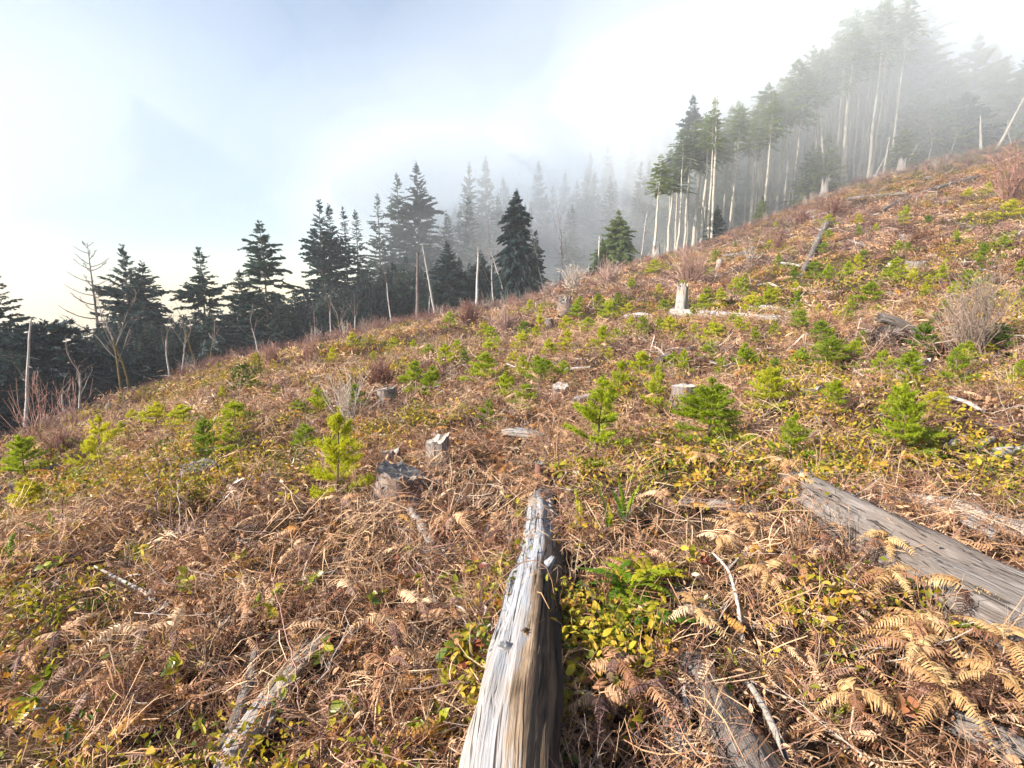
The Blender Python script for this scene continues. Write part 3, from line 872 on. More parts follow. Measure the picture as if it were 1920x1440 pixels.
# --- conifers beyond the lower edge, one by one: (u, v of the tip, metres away, crown base, width px at the widest, branches, options, label)
LOW = [
 (-22, 500, 40, .10, 190, 120, dict(droop=.35, dens=1.5, irr=.35), 'dark dense conifer cut off by the edge of the picture beside the pale pole'),
 (75, 598, 36, .08, 150, 110, dict(droop=.5, dens=1.5, irr=.45, prof=.35), 'dark green conifer with a broken flat top behind the pale leaning pole'),
 (228, 458, 52, .22, 150, 120, dict(droop=.25, dens=1.35, irr=.6, rise=35), 'ragged dark conifer between the dead bare conifer and a drooping one'),
 (262, 488, 50, .15, 120, 130, dict(droop=.65, dens=1.6, irr=.4, prof=.6), 'dark conifer with drooping boughs above two mossy trunks'),
 (371, 462, 46, .30, 135, 75, dict(droop=.5, dens=1.5, irr=.6, sweep=.15), 'open ragged conifer with long drooping side boughs standing alone'),
 (340, 590, 52, .05, 110, 90, dict(droop=.3, dens=1.4, irr=.4), 'low dark conifer at the foot of the ragged lone conifer'),
 (487, 413, 52, .28, 125, 85, dict(droop=.45, dens=1.5, irr=.55, prof=.6), 'tall tiered conifer with a flat tuft at its tip'),
 (452, 505, 50, .12, 120, 110, dict(droop=.35, dens=1.5, irr=.5), 'dark conifer in front of the tall tiered one'),
 (596, 371, 66, .20, 120, 120, dict(droop=.3, dens=1.5, irr=.5), 'fog-greyed conifer, taller of a close pair of spires'),
 (614, 380, 68, .20, 110, 110, dict(droop=.3, dens=1.5, irr=.5), 'fog-greyed conifer, shorter of a close pair of spires'),
 (645, 388, 74, .22, 75, 100, dict(droop=.3, dens=1.4, irr=.4), 'slim conifer spire behind the close pair'),
 (668, 391, 76, .22, 70, 100, dict(droop=.3, dens=1.4, irr=.4), 'slim conifer spire, second behind the close pair'),
 (706, 362, 82, .15, 90, 110, dict(droop=.3, dens=1.5, irr=.4), 'pale conifer below two taller spires in the mist'),
 (742, 322, 84, .12, 110, 130, dict(droop=.3, dens=1.6, irr=.4), 'tall misty conifer with a sharp spire next to the broadest one'),
 (785, 301, 82, .12, 150, 140, dict(droop=.3, dens=1.7, irr=.35), 'broadest misty conifer, a full cone with a pointed tip'),
 (760, 480, 62, .05, 90, 90, dict(droop=.3, dens=1.5, irr=.4), 'dark half-grown conifer under the broadest misty cone'),
 (840, 452, 56, .03, 120, 120, dict(droop=.35, dens=1.9, irr=.3), 'bushy dark green conifer behind the leaning bleached poles'),
 (900, 470, 58, .03, 110, 110, dict(droop=.35, dens=1.9, irr=.3), 'bushy dark conifer just before the red-brown cone tree'),
 (690, 500, 58, .05, 90, 90, dict(droop=.35, dens=1.7, irr=.4), 'low dark conifer under the slim spires'),
 (550, 540, 56, .03, 100, 90, dict(droop=.35, dens=1.7, irr=.4), 'low dark conifer filling the gap before the close pair'),
 (967, 353, 49, .10, 80, 190, dict(droop=.75, dens=2.0, irr=.35, prof=.6), 'red-brown weeping conifer cone standing clear of the mist above white trunks'),
 (1003, 430, 56, .03, 60, 90, dict(droop=.4, dens=1.7, irr=.4), 'dark small conifer tucked behind the weeping cone'),
 (1160, 393, 60, .08, 85, 130, dict(droop=.5, dens=1.6, irr=.4, fol='conifer_lit'), 'small yellow-green conifer in the mist by a thin white leaning trunk'),
]
for i, (u, v, D, cb, wpx, nb, kw, lab) in enumerate(LOW):
    b, zt = base_under(u, v, D)
    h = zt - b.z
    rad = wpx * .5 * D / FPX * 1.1
    kw = dict(kw); kw.setdefault('sprig', .36 + .1 * rad); kw.setdefault('r0', h * .011)
    put_tree('conifer_tree', lab, 'tree', conifer(100 + i, h, cb, rad, nb, **kw), b, group='conifers along the lower forest edge')

b, zt = base_under(160, 452, 54)
put_tree('dead_tree', 'dead conifer with bare up-curving branches like a fishbone', 'tree', dead_conifer(31, zt - b.z, 4.6, 66), b, names=('trunk', 'branches'))

ORD = ['first', 'second', 'third', 'fourth', 'fifth', 'sixth', 'seventh', 'eighth', 'ninth', 'tenth', 'eleventh', 'twelfth', 'thirteenth', 'fourteenth', 'fifteenth', 'sixteenth', 'seventeenth', 'eighteenth', 'nineteenth', 'twentieth',
       'twenty-first', 'twenty-second', 'twenty-third', 'twenty-fourth', 'twenty-fifth', 'twenty-sixth', 'twenty-seventh', 'twenty-eighth', 'twenty-ninth', 'thirtieth', 'thirty-first', 'thirty-second', 'thirty-third', 'thirty-fourth', 'thirty-fifth', 'thirty-sixth', 'thirty-seventh', 'thirty-eighth', 'thirty-ninth', 'fortieth']
# trees lost in the fog bank beyond the dip
FOG = [(880, 303, 96), (913, 294, 100), (945, 330, 108), (1010, 300, 122), (1060, 318, 130), (1105, 280, 138), (1140, 268, 140), (1185, 255, 128), (1225, 240, 118), (1255, 222, 110), (835, 395, 84), (985, 380, 84), (1080, 400, 96), (1210, 330, 92)]
fog_var = [conifer(300 + k, 26, .18, 4.2, 130, droop=.3, dens=1.5, irr=.4, sprig=.8) for k in range(3)]
frank = list(np.argsort(np.argsort([q[0] for q in FOG])))
for i, (u, v, D) in enumerate(FOG):
    b, zt = base_under(u, v, D)
    s = (zt - b.z) / 26
    put_tree('conifer_tree', f'ghostly conifer almost dissolved in the fog, {ORD[frank[i]]} counting uphill from the dip', 'tree', fog_var[i % 3], b, rotz=i * 1.7, scale=(s * .8, s * .8, s), group='conifers dissolving in the fog bank')

# --- tall bare-stemmed trees on the upper edge: base (u) along the edge
TOPV = ([1180, 1220, 1262, 1280, 1300, 1322, 1345, 1400, 1440, 1500, 1540, 1580, 1640, 1700, 1760, 1790, 1840, 1900, 1960], [330, 300, 255, 225, 200, 180, 172, 168, 140, 92, 52, 15, -5, 0, 30, 105, 62, 100, 100])
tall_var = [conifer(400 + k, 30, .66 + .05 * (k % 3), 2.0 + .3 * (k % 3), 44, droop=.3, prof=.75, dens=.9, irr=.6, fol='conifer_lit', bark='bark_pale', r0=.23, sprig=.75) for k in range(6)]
TALL = [1223, 1250, 1268, 1283, 1299, 1314, 1327, 1352, 1366, 1405, 1416, 1422, 1428, 1455, 1478, 1484, 1502, 1517, 1521, 1542, 1555, 1561, 1568, 1576, 1583, 1590, 1599, 1608, 1617, 1627, 1633, 1647, 1673]
BIG = {1455: 1.35, 1568: 1.5, 1583: 1.45, 1617: 1.25, 1299: 1.15, 1405: 1.1, 1647: 1.2}
g = np.random.RandomState(11)
for i, u in enumerate(TALL):
    ve, de = edge_at(u)
    D = de + g.uniform(1.0, 5.0) + (g.uniform(2, 8) if i % 3 == 1 else 0)
    p = at(u, ve, D); b = on_ground(p.x, p.y)
    vt = np.interp(u, *TOPV) + g.uniform(-12, 36)
    q = at(u, vt, D)
    s = (q.z - b.z) / 30
    fat = BIG.get(u, g.uniform(.65, 1.0))
    put_tree('tall_tree', f'tall straight tree with a pale sunlit stem, {ORD[i]} along the upper edge counting uphill', 'tree', tall_var[i % 6], b, rotz=g.uniform(0, 6), scale=(.9 * fat, .9 * fat, s), group='tall pale-stemmed trees on the upper edge',
             tilt=(g.normal(0, .008), g.normal(.008, .012)))
# a second row of stems close behind the first
for i in range(34):
    u = 1246 + i * 13.2 + g.uniform(-5, 5); ve, de = edge_at(u); D = de + g.uniform(7, 17)
    p = at(u, ve, D); b = on_ground(p.x, p.y); q = at(u, np.interp(u, *TOPV) + g.uniform(0, 60), D); s = (q.z - b.z) / 30; fat = g.uniform(.6, 1.0)
    put_tree('tall_tree', f'slim pale stem in the second row behind the upper edge, {ORD[i]} counting uphill', 'tree', tall_var[(i * 5 + 2) % 6], b, rotz=g.uniform(0, 6), scale=(.8 * fat, .8 * fat, s), group='second row of pale stems on the upper edge')
# trees at the head of the slope, foliage to the ground
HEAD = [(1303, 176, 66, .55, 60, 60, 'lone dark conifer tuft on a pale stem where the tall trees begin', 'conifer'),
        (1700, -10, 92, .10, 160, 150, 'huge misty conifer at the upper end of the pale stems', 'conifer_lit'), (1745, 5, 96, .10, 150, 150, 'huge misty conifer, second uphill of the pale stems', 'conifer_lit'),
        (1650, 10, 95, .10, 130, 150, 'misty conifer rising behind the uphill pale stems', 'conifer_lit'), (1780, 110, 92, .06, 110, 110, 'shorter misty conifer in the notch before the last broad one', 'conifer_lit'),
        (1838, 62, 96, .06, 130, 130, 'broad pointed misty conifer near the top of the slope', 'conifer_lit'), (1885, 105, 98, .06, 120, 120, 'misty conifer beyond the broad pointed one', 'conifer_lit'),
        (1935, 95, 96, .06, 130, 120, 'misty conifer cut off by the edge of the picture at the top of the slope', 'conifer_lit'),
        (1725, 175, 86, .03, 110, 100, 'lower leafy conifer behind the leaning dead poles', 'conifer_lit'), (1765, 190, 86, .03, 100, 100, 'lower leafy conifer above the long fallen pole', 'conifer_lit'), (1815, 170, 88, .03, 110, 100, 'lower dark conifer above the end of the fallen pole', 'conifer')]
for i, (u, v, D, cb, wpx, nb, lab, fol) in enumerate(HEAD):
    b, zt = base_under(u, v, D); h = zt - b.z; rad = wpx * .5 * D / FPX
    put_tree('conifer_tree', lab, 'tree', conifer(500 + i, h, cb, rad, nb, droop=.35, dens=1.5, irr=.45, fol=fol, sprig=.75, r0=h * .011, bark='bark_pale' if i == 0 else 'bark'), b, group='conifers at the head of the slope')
# small firs along the upper edge
for i, (u, v, hpx, lab) in enumerate([(1342, 440, 52, 'small dark fir at the feet of the pale stems'), (1515, 372, 85, 'sunlit bushy fir before the thickest pale stems'), (1545, 356, 95, 'yellow-green fir among the thickest pale stems'), (1690, 300, 75, 'bushy fir behind the leaning dead poles'),
                                      (1428, 405, 40, 'small yellow fir under the pale stems'), (1128, 520, 55, 'blue-green young fir before the misty yellow conifer')]):
    ve, de = edge_at(u)
    p = at(u, v, de + 1.0); b = on_ground(p.x, p.y); h = px(b, hpx * 1.25)
    put_tree('young_fir', lab, 'tree', conifer(540 + i, h, .04, h * .30, 90, droop=.15, dens=2.6, irr=.3, fol='conifer_lit' if i else 'conifer', sprig=.38), b)

# --- the woods behind, a mass nobody could count
def woods(name, label, prot, spots):
    g = np.random.RandomState(len(name))
    pts, rot, sc, ix = [], [], [], []
    for (x, y, s) in spots:
        pts.append((x, y, float(ground(x, y)) - .2)); rot.append((0, 0, g.uniform(0, 6.28))); sc.append(s); ix.append(g.randint(0, len(prot)))
    scatter(name, label, 'forest', prot, pts, rot, sc, ix)
def joined(trunk_crown):
    """one mesh with bark and needles, for trees seen only as a mass"""
    a, b, c = trunk_crown
    mb = MB()
    for k, me in ((0, a), (1, b), (0, c)):
        V = np.empty(len(me.vertices) * 3); me.vertices.foreach_get('co', V)
        F = np.empty(len(me.loops), np.int32); me.loops.foreach_get('vertex_index', F)
        mb.add(V.reshape(-1, 3), F.reshape(-1, 4), k)
    return mb.mesh('wood_tree', [a.materials[0], b.materials[0]])
dark_var = [joined(conifer(600 + k, 10, .02, 2.6, 120, droop=.35, dens=1.6, irr=.35, sprig=.6)) for k in range(3)]
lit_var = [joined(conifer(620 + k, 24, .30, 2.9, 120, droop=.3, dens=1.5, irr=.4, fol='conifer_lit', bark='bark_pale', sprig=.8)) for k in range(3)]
g = np.random.RandomState(5)
spots = []
for k in range(400):
    u = g.uniform(-420, 1010); ve, de = edge_at(max(u, -300)); D = de + g.uniform(3, 34) + (10 if u < 520 else 5)
    p = at(u, ve, D)
    z = float(ground(p.x, p.y))
    vt = np.interp(u, [-400, 0, 100, 300, 420, 560, 700, 1010], [560, 580, 610, 590, 570, 530, 490, 465]) + g.uniform(-5, 90)
    q = at(u, vt, D)
    spots.append((p.x, p.y, max(.45, (q.z - z) / 10)))
woods('lower_woodland', 'dark conifer woods behind the lower edge of the clearing', dark_var, spots)
spots = []
for k in range(150):
    u = g.uniform(1190, 2150); ve, de = edge_at(u); D = de + 18 + g.uniform(0, 45)
    p = at(u, ve, D); z = float(ground(p.x, p.y))
    vt = np.interp(u, *TOPV) + g.uniform(15, 130)
    q = at(u, vt, D)
    spots.append((p.x, p.y, max(.3, (q.z - z) / 24)))
woods('upper_woodland', 'misty conifer woods behind the tall pale stems', lit_var, spots)

spots = []
for k in range(120):
    u = g.uniform(800, 1270); D = np.interp(u, [800, 1000, 1270], [78, 80, 84]) + g.uniform(0, 60)
    p = at(u, 560, D); z = float(ground(p.x, p.y))
    vt = np.interp(u, [800, 900, 1000, 1100, 1200, 1270], [400, 340, 350, 320, 300, 250]) + g.uniform(0, 120)
    spots.append((p.x, p.y, max(.3, (at(u, vt, D).z - z) / 24)))
woods('dip_woodland', 'conifer woods dissolving in the fog of the dip', [joined(conifer(640 + k, 24, .08, 3.2, 120, droop=.3, dens=1.3, irr=.4, sprig=.8)) for k in range(2)], spots)

# --- leafless trees in front of the conifers (u, v of foot; v of tip)
BARE = [(228, 730, 560, 'mossy', 'leafless tree with an orange mossy trunk, first of two together'), (240, 726, 555, 'mossy', 'leafless tree with an orange mossy trunk and white fork above, second of two together'),
        (314, 690, 575, '', 'pale thin leafless tree forking before the low dark conifer'), (338, 700, 590, '', 'leafless spreading tree beside the ragged lone conifer'), (374, 690, 560, 'mossy', 'brown-stemmed leafless tree under the ragged lone conifer'),
        (392, 690, 600, 'mossy', 'slim brown leafless tree next to the ragged lone conifer'), (487, 668, 570, '', 'pale slim stem in front of the tall tiered conifer'), (596, 640, 575, '', 'leafless tree with many crooked limbs below the close pair of spires'),
        (618, 640, 540, '', 'thin pale leafless tree below the close pair of spires'), (640, 632, 560, 'mossy', 'orange-brown leafless tree below the slim spires'), (665, 628, 560, '', 'crooked leafless tree below the slim spires'), (692, 618, 585, '', 'small leafless tree with fanned twigs below the pale conifer'),
        (735, 625, 480, '', 'grey trunk with dead side branches below the tall misty spire'), (924, 575, 440, '', 'white leafless tree with a fine crown before the fog bank'), (950, 572, 400, '', 'white twin-stemmed leafless tree against the weeping cone'),
        (963, 574, 410, '', 'white forked trunk crossing the weeping cone'), (1022, 540, 390, '', 'pale mossy leafless tree just past the weeping cone'), (1048, 530, 385, '', 'pale crooked leafless tree in the mist past the weeping cone'), (1062, 520, 400, '', 'thin white leaning leafless tree in the mist'),
        (1200, 503, 345, '', 'thin white trunk leaning beside the yellow-green misty conifer'), (145, 770, 640, '', 'dark crooked leafless tree below the dead conifer'), (120, 775, 690, '', 'bare branching sapling tree beside the pale pole'),
        (1895, 285, 190, '', 'grey leafless tree at the top corner of the slope'), (1780, 300, 225, '', 'thin grey leafless tree by the end of the fallen pole'), (1740, 303, 200, '', 'thin bent leafless tree above the fallen pole')]
for i, (u, vb, vt, kind, lab) in enumerate(BARE):
    ve, de = edge_at(u); D = de + 1.2 + (i % 4) * .7
    p = at(u, vb, D); b = on_ground(p.x, p.y); q = at(u, vt, D); h = max(2.0, q.z - b.z)
    put_tree('leafless_tree', lab, 'tree', bare_tree(700 + i, h * 1.02, depth_n=4, forks=2, lean=.06 if i != 19 else .02, r0=.035 + .0045 * h, moss=kind == 'mossy', low=.55), b, names=('trunk', 'branches'), group='leafless trees along the forest edge', rotz=0)

# --- dead poles: (foot u, v, tip u, v, radius px, label)
POLES = [(40, 812, 54, 590, 4.5, 'pale peeling pole of a dead tree leaning beside the dark conifers'), (783, 603, 783, 470, 5.5, 'grey dead trunk with broken side branches in front of the broadest cone'), (818, 597, 790, 455, 3.0, 'thin bleached pole leaning away from the grey dead trunk'),
         (893, 580, 898, 463, 4.0, 'upright bleached pole with a snapped top'), (803, 612, 806, 552, 2.2, 'short bleached stick standing before the leaning pole'), (1337, 418, 1348, 172, 3.2, 'thin white pole reaching above the crowns at the start of the pale stems'),
         (1548, 352, 1539, 215, 3.0, 'split thin pole leaning on the thick pale stems'), (1636, 335, 1659, 295, 2.0, 'short pale pole leaning out beside the last pale stems'), (1697, 303, 1721, 267, 2.2, 'short leaning pole that rests on the fallen pole'),
         (1866, 293, 1925, 172, 3.6, 'long bleached pole leaning out at the top corner of the slope'), (1837, 300, 1838, 215, 3.4, 'pale broken trunk at the foot of the broad misty conifer'), (1122, 500, 1123, 440, 3.0, 'pale broken trunk in the mist beside the yellow-green conifer'), (1655, 330, 1668, 255, 2.8, 'slim pale stem just uphill of the tall stems')]
for i, (u0, v0, u1, v1, rp, lab) in enumerate(POLES):
    ve, de = edge_at(u0); D = de + .4
    p = at(u0, v0, D); b = on_ground(p.x, p.y); e = at(u1, v1, D)
    if p.z > b.z: b.z = max(b.z, p.z - 3)
    d = e - b; h = d.length
    m = pole_tree(760 + i, h, px(b, rp) * .85, ('alder' if i < 5 else 'bark_pale') if i != 1 else 'bark', 14 if i in (1, 3, 5) else 6)
    t = thing('dead_pole', lab, 'dead tree', b - Vector((0, 0, .1)), group='dead poles along the forest edge', rot=d.to_track_quat('Z', 'Y').to_euler())
    part('trunk', m[0], t); part('branches', m[1], t, kind='stuff')

# ================================================================ logs lying on the slope
def path_px(pts, lift=0.0):
    out = []
    for q in pts:
        p = hit(q[0], q[1]); p.z += (q[2] if len(q) > 2 else lift); out.append(tuple(p))
    return out

def lay_log(label, pts, rpx, mat, seed, jag=(.05, .08), lump=.10, group='grey logs lying on the slope', name='fallen_log', flat=1.0, segs=26, sides=14):
    P = [hit(*q[:2]) for q in pts]
    rad = [px(p, r) for p, r in zip(P, rpx)]
    rad = [r * 1.25 for r in rad]
    P = [p + Vector((0, 0, r * .7 + .09 + (q[2] if len(q) > 2 else 0))) for p, r, q in zip(P, rad, pts)]
    c = P[0].copy()
    me = log_mesh([tuple(p - c) for p in P], rad, mat, sides=sides, segs=segs, seed=seed, jag0=jag[0], jag1=jag[1], lump=lump, flat=flat)
    t = thing(name, label, 'log', c, group=group)
    wood = part('wood', me, t)
    # broken branch stubs
    g = np.random.RandomState(seed + 50); L_ = (P[-1] - P[0]).length
    for k in range(min(4, int(L_ / .9))):
        f = g.uniform(.15, .9); q = P[0].lerp(P[-1], f) - c; r = rad[0] * (1 - f) + rad[-1] * f
        mb = MB(); d = unit(np.array([g.normal(), g.normal(), abs(g.normal()) + .4])) * r * g.uniform(1.6, 3.2)
        btube(mb, np.stack([np.zeros(3), d * .6, d + g.normal(0, r * .2, 3)])[None], np.array([[r * .22, r * .16, r * .08]]), 5)
        part('branch_stub', mb.mesh('branch_stub', M['grey_twig']), wood, loc=q)
    return t

lay_log('long grey log lying across the middle slope below the tall snag', [(1262, 598), (1330, 603), (1400, 607), (1480, 609)], [7, 7, 6, 4], 'white_log', 1)
lay_log('pale weathered log just uphill of the long grey log', [(1405, 588), (1450, 592), (1490, 597)], [5, 6, 3], 'white_log', 2)
lay_log('grey log pointing straight up the slope, thin end downhill', [(1500, 527), (1520, 488), (1535, 455), (1549, 428)], [4, 5, 5, 5], 'grey_log', 3)
lay_log('long thin grey log slanting up towards the head of the slope', [(1655, 398), (1700, 378), (1770, 354), (1832, 337)], [3, 3.5, 3.5, 3], 'grey_log', 4)
lay_log('pale log low in the brush below the white stump on the brow', [(1590, 378), (1650, 371), (1705, 367)], [2.5, 3, 2.5], 'grey_log', 5)
lay_log('short dark log resting against a small white stump', [(1356, 488), (1380, 486), (1398, 483)], [4, 4.5, 4], 'grey_log', 6)
lay_log('thin pale sticklike log in the brush on the upper slope', [(1518, 413), (1545, 406), (1570, 400)], [2.2, 2.5, 2], 'white_log', 7)
lay_log('thin pale log lying flat below the small white stump', [(1464, 499), (1485, 502), (1500, 505)], [2.0, 2.2, 1.8], 'white_log', 8)
lay_log('grey log under the lowest branches of a fir in mid slope', [(1288, 672), (1310, 662), (1330, 652)], [4.5, 5, 4], 'grey_log', 9)
lay_log('dark grey log ending in the brush in mid slope', [(1235, 690), (1258, 680)], [5, 4.5], 'grey_log', 10)
lay_log('small upright-pointing grey log piece in mid slope', [(1264, 655), (1271, 636)], [4, 3.5], 'white_log', 11)
lay_log('white stick beyond the large twiggy bush', [(1862, 598), (1892, 604), (1925, 612)], [2.6, 3, 3], 'white_log', 12)
lay_log('fallen pale log partly hidden on the far slope', [(1172, 604), (1200, 600), (1225, 601)], [4, 5, 3], 'white_log', 13)
lay_log('thin bleached stick lying below the leafy fir pair', [(1780, 763), (1810, 773), (1838, 787)], [2.8, 3, 2.2], 'white_log', 14)
lay_log('thin bleached stick lying in the open brown slope', [(1600, 707), (1614, 716), (1628, 728)], [1.8, 2, 1.6], 'white_log', 15)
lay_log('white wood chunk lying by two firs', [(1798, 728), (1810, 716)], [4.5, 4], 'white_log', 16, jag=(.02, .02))
lay_log('broken white wood piece at the edge of the picture beside another', [(1775, 862), (1792, 850), (1808, 843)], [5, 6, 4], 'white_log', 17, jag=(.03, .03))
lay_log('broken white wood piece pointing downhill', [(1832, 862), (1846, 852), (1857, 845)], [5, 6, 4], 'white_log', 18, jag=(.03, .03))
lay_log('short white wood block beside the edge of the picture', [(1862, 880), (1888, 872)], [9, 8], 'white_log', 19, jag=(.01, .02))
lay_log('thin white wood splinter beyond the short white block', [(1900, 868), (1930, 862)], [5, 4], 'white_log', 20, jag=(.01, .02))
lay_log('white stick half buried by the hidden firs', [(1528, 800), (1536, 812)], [3.5, 3], 'white_log', 21, jag=(.01, .02))
lay_log('pale log end showing in the grass behind the big fir', [(1072, 768), (1105, 758)], [5, 4], 'white_log', 22, jag=(.02, .02))
lay_log('long pale branch lying towards the tallest near fir', [(1050, 707), (1080, 703), (1108, 700)], [2, 2.2, 1.5], 'white_log', 23, jag=(.01, .02))
lay_log('dark grey log half sunk in the brush above the stone-like stump', [(985, 748), (992, 738)], [3, 3], 'grey_log', 24, jag=(.01, .02))
lay_log('grey mossy log by the pair of small firs on the lower edge', [(330, 778), (350, 772), (370, 770)], [4, 4, 3], 'grey_log', 25, jag=(.02, .03))
lay_log('grey log cut off by the picture edge under a bushy fir', [(-20, 962), (10, 940), (35, 930)], [9, 9, 7], 'grey_log', 26, jag=(.02, .04))
lay_log('slanting pale broken post at the foot of the mossy trees', [(207, 772), (195, 738, .5)], [5, 3.5], 'white_log', 27, jag=(.02, .08), name='broken_post')
lay_log('long pale pole fallen against the trees at the head of the slope', [(1640, 336, .1), (1700, 312, .3), (1760, 292, .9), (1806, 285, 1.9)], [2.6, 2.6, 2.4, 1.8], 'white_log', 28)

# --- the big weathered log that leads away from the viewer
def hero_log():
    t = thing('weathered_log', 'large silvery weathered log leading uphill from the bottom edge, dark on one side', 'log', (0, 0, 0))
    def pt(u, v, D): return at(u, v, D)
    P = [(-.02, 1.02, .17), tuple(pt(962, 1440, 1.42)), tuple(pt(985, 1260, 1.95)), tuple(pt(1000, 1150, 2.45)), tuple(pt(1010, 1050, 3.05)), tuple(pt(1014, 985, 3.6)), tuple(pt(1014, 940, 4.1))]
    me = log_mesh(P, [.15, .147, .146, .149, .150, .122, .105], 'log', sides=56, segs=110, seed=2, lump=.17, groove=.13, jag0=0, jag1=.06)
    wood = part('wood', me, t)
    g = np.random.RandomState(4)
    for k in range(26):     # loose bark flakes left near the far end
        f = g.uniform(0, 1); c = Vector(P[4]).lerp(Vector(P[5]), f) if k < 20 else Vector(P[5]).lerp(Vector(P[6]), f)
        a = g.uniform(.1, 1.25); r = .128 - .02 * f
        loc = c + Vector((math.cos(a) * r, -.0, math.sin(a) * r * .98))
        mb = MB(); sx, sy = g.uniform(.012, .035), g.uniform(.02, .05)
        n = 7; an = np.arange(n) * 2 * math.pi / n; rr = g.uniform(.6, 1.1, n)
        ring = np.stack([np.cos(an) * sx * rr, np.sin(an) * sy * rr, np.zeros(n)], 1)
        top = ring * [.85, .85, 1] + [0, 0, .010]
        V = np.concatenate([ring, top]); jj = (np.arange(n) + 1) % n; ii = np.arange(n)
        mb.add(V, np.stack([ii, jj, jj + n, ii + n], 1)); mb.F.append(np.array([list(range(n, 2 * n))])); mb.M.append(np.zeros(1))
        part('bark_flake', mb.mesh('bark_flake', M['bark_flake']), wood, loc=loc, rot=(g.normal(0, .12), math.pi / 2 - a + g.normal(0, .15), g.normal(0, .4)))
    for q, (kx, s_, rr_) in enumerate([(.30, .30, .030), (.66, .80, .022)]):     # more knots and a broken limb
        c = Vector(P[1]).lerp(Vector(P[4]), s_); a = math.pi * (1 - kx); r = .142
        mk = log_mesh([(0, 0, -.05), (.004, -.01, .0), (.006, -.02, .016 + .03 * (q == 1))], [rr_ * 1.4, rr_, rr_ * .5], 'log', sides=14, segs=8, seed=90 + q, lump=.25, jag1=.008)
        part('knot', mk, wood, loc=c + Vector((math.cos(a) * r, 0, math.sin(a) * r)), rot=(-.2, math.pi / 2 - a, 0))
    # old branch knot
    mb = MB(); c = at(985, 1215, 2.02)
    me2 = log_mesh([(0, 0, -.05), (.0, -.012, .0), (.0, -.02, .022)], [.055, .040, .018], 'log_dark', sides=16, segs=8, seed=8, lump=.2, jag1=.01)
    part('knot', me2, wood, loc=(c.x, c.y, .285), rot=(0, .25, 0))
hero_log()

# --- the thick grey log at the edge, its bleached neighbour, and the broken pieces around
def near_log(label, P, rad, mat, seed, jag=(.03, .05), name='fallen_log', mats2=None, split=None, flat=.9, lump=.12, groove=.07, sides=44, segs=70):
    c = Vector(P[0])
    me = log_mesh([tuple(Vector(p) - c) for p in P], rad, mat, sides=sides, segs=segs, seed=seed, jag0=jag[0], jag1=jag[1], lump=lump, groove=groove, flat=flat, mats2=mats2, split=split)
    t = thing(name, label, 'log', c); part('wood', me, t)
    return t
def gp(u, v, lift):
    p = hit(u, v); return (p.x, p.y, p.z + lift)
near_log('thick grey cracked log slanting into the edge of the picture', [gp(1500, 940, .06), gp(1600, 1012, .08), gp(1760, 1110, .09), gp(1930, 1205, .10), gp(2200, 1370, .10)], [.15, .185, .20, .21, .22], 'grey_log', 51, jag=(.08, 0), lump=.26, groove=.16)
near_log('bleached white log just beyond the thick grey one', [gp(1700, 955, .07), gp(1790, 975, .08), gp(1880, 1010, .07), gp(2060, 1060, .06)], [.05, .085, .08, .06], 'white_log', 52)
near_log('second bleached slab of wood behind the thick grey log', [gp(1800, 1000, .10), gp(1865, 1035, .10)], [.05, .045], 'white_log', 53, flat=.6)
near_log('broken splintered log half buried near the bottom edge', [gp(612, 1200, .03), gp(560, 1275, .07), gp(505, 1350, .08), gp(440, 1450, .08), gp(390, 1560, .06)], [.02, .042, .050, .052, .045], 'white_log', 54, jag=(.10, .0), mats2='grey_log', split=(3.3, 5.9), flat=.6, lump=.3, groove=.2)
near_log('flat grey splinter lying along the broken splintered log', [gp(590, 1235, .06), gp(545, 1310, .08), gp(500, 1395, .07)], [.012, .024, .018], 'white_log', 67, jag=(.08, .05), flat=.45, sides=18, segs=24, lump=.3, groove=.2, name='wood_splinter')
near_log('narrow tan splinter beside the broken splintered log', [gp(560, 1255, .09), gp(510, 1330, .11), gp(470, 1400, .08)], [.008, .014, .010], 'split', 68, jag=(.06, .04), flat=.5, sides=14, segs=20, lump=.3, name='wood_splinter')
near_log('crooked grey branch alongside the broken splintered log', [gp(484, 1250, .10), gp(472, 1310, .09), gp(445, 1380, .06), gp(400, 1450, .03)], [.016, .026, .034, .036], 'grey_log', 55, sides=16, segs=30, name='fallen_branch')
near_log('weathered plank-like log with a yellow edge near the bottom edge', [gp(1285, 1235, .04), gp(1335, 1330, .06), gp(1390, 1440, .07), gp(1450, 1560, .07)], [.055, .085, .10, .10], 'grey_log', 56, jag=(.04, 0), mats2='split', split=(2.4, 4.2), flat=.65)
near_log('grey rotten log chunk between the two big logs', [gp(1235, 1345, .03), gp(1265, 1395, .05), gp(1290, 1445, .05)], [.04, .055, .05], 'grey_log', 57, jag=(.04, .02), sides=24, segs=24)
near_log('upright-lying splintered pale wood chunk', [gp(1318, 1360, .05), gp(1330, 1420, .04)], [.022, .03], 'split', 58, jag=(.03, .02), sides=16, segs=14)
near_log('bleached stick lying on the plank-like log', [gp(1400, 1330, .12), gp(1425, 1375, .12), gp(1460, 1450, .11)], [.011, .013, .014], 'white_log', 59, sides=12, segs=20, name='fallen_branch')
near_log('grey log half buried in bracken at the bottom corner', [gp(1780, 1375, .05), gp(1850, 1410, .06), gp(1950, 1470, .06)], [.045, .055, .055], 'grey_log', 60, sides=24, segs=24)
near_log('pale dry stick with a stub lying in the brown bracken', [gp(180, 1085, .09), gp(225, 1108, .08), gp(262, 1125, .07), gp(300, 1142, .04)], [.007, .012, .013, .012], 'white_log', 61, sides=12, segs=24, name='fallen_branch')
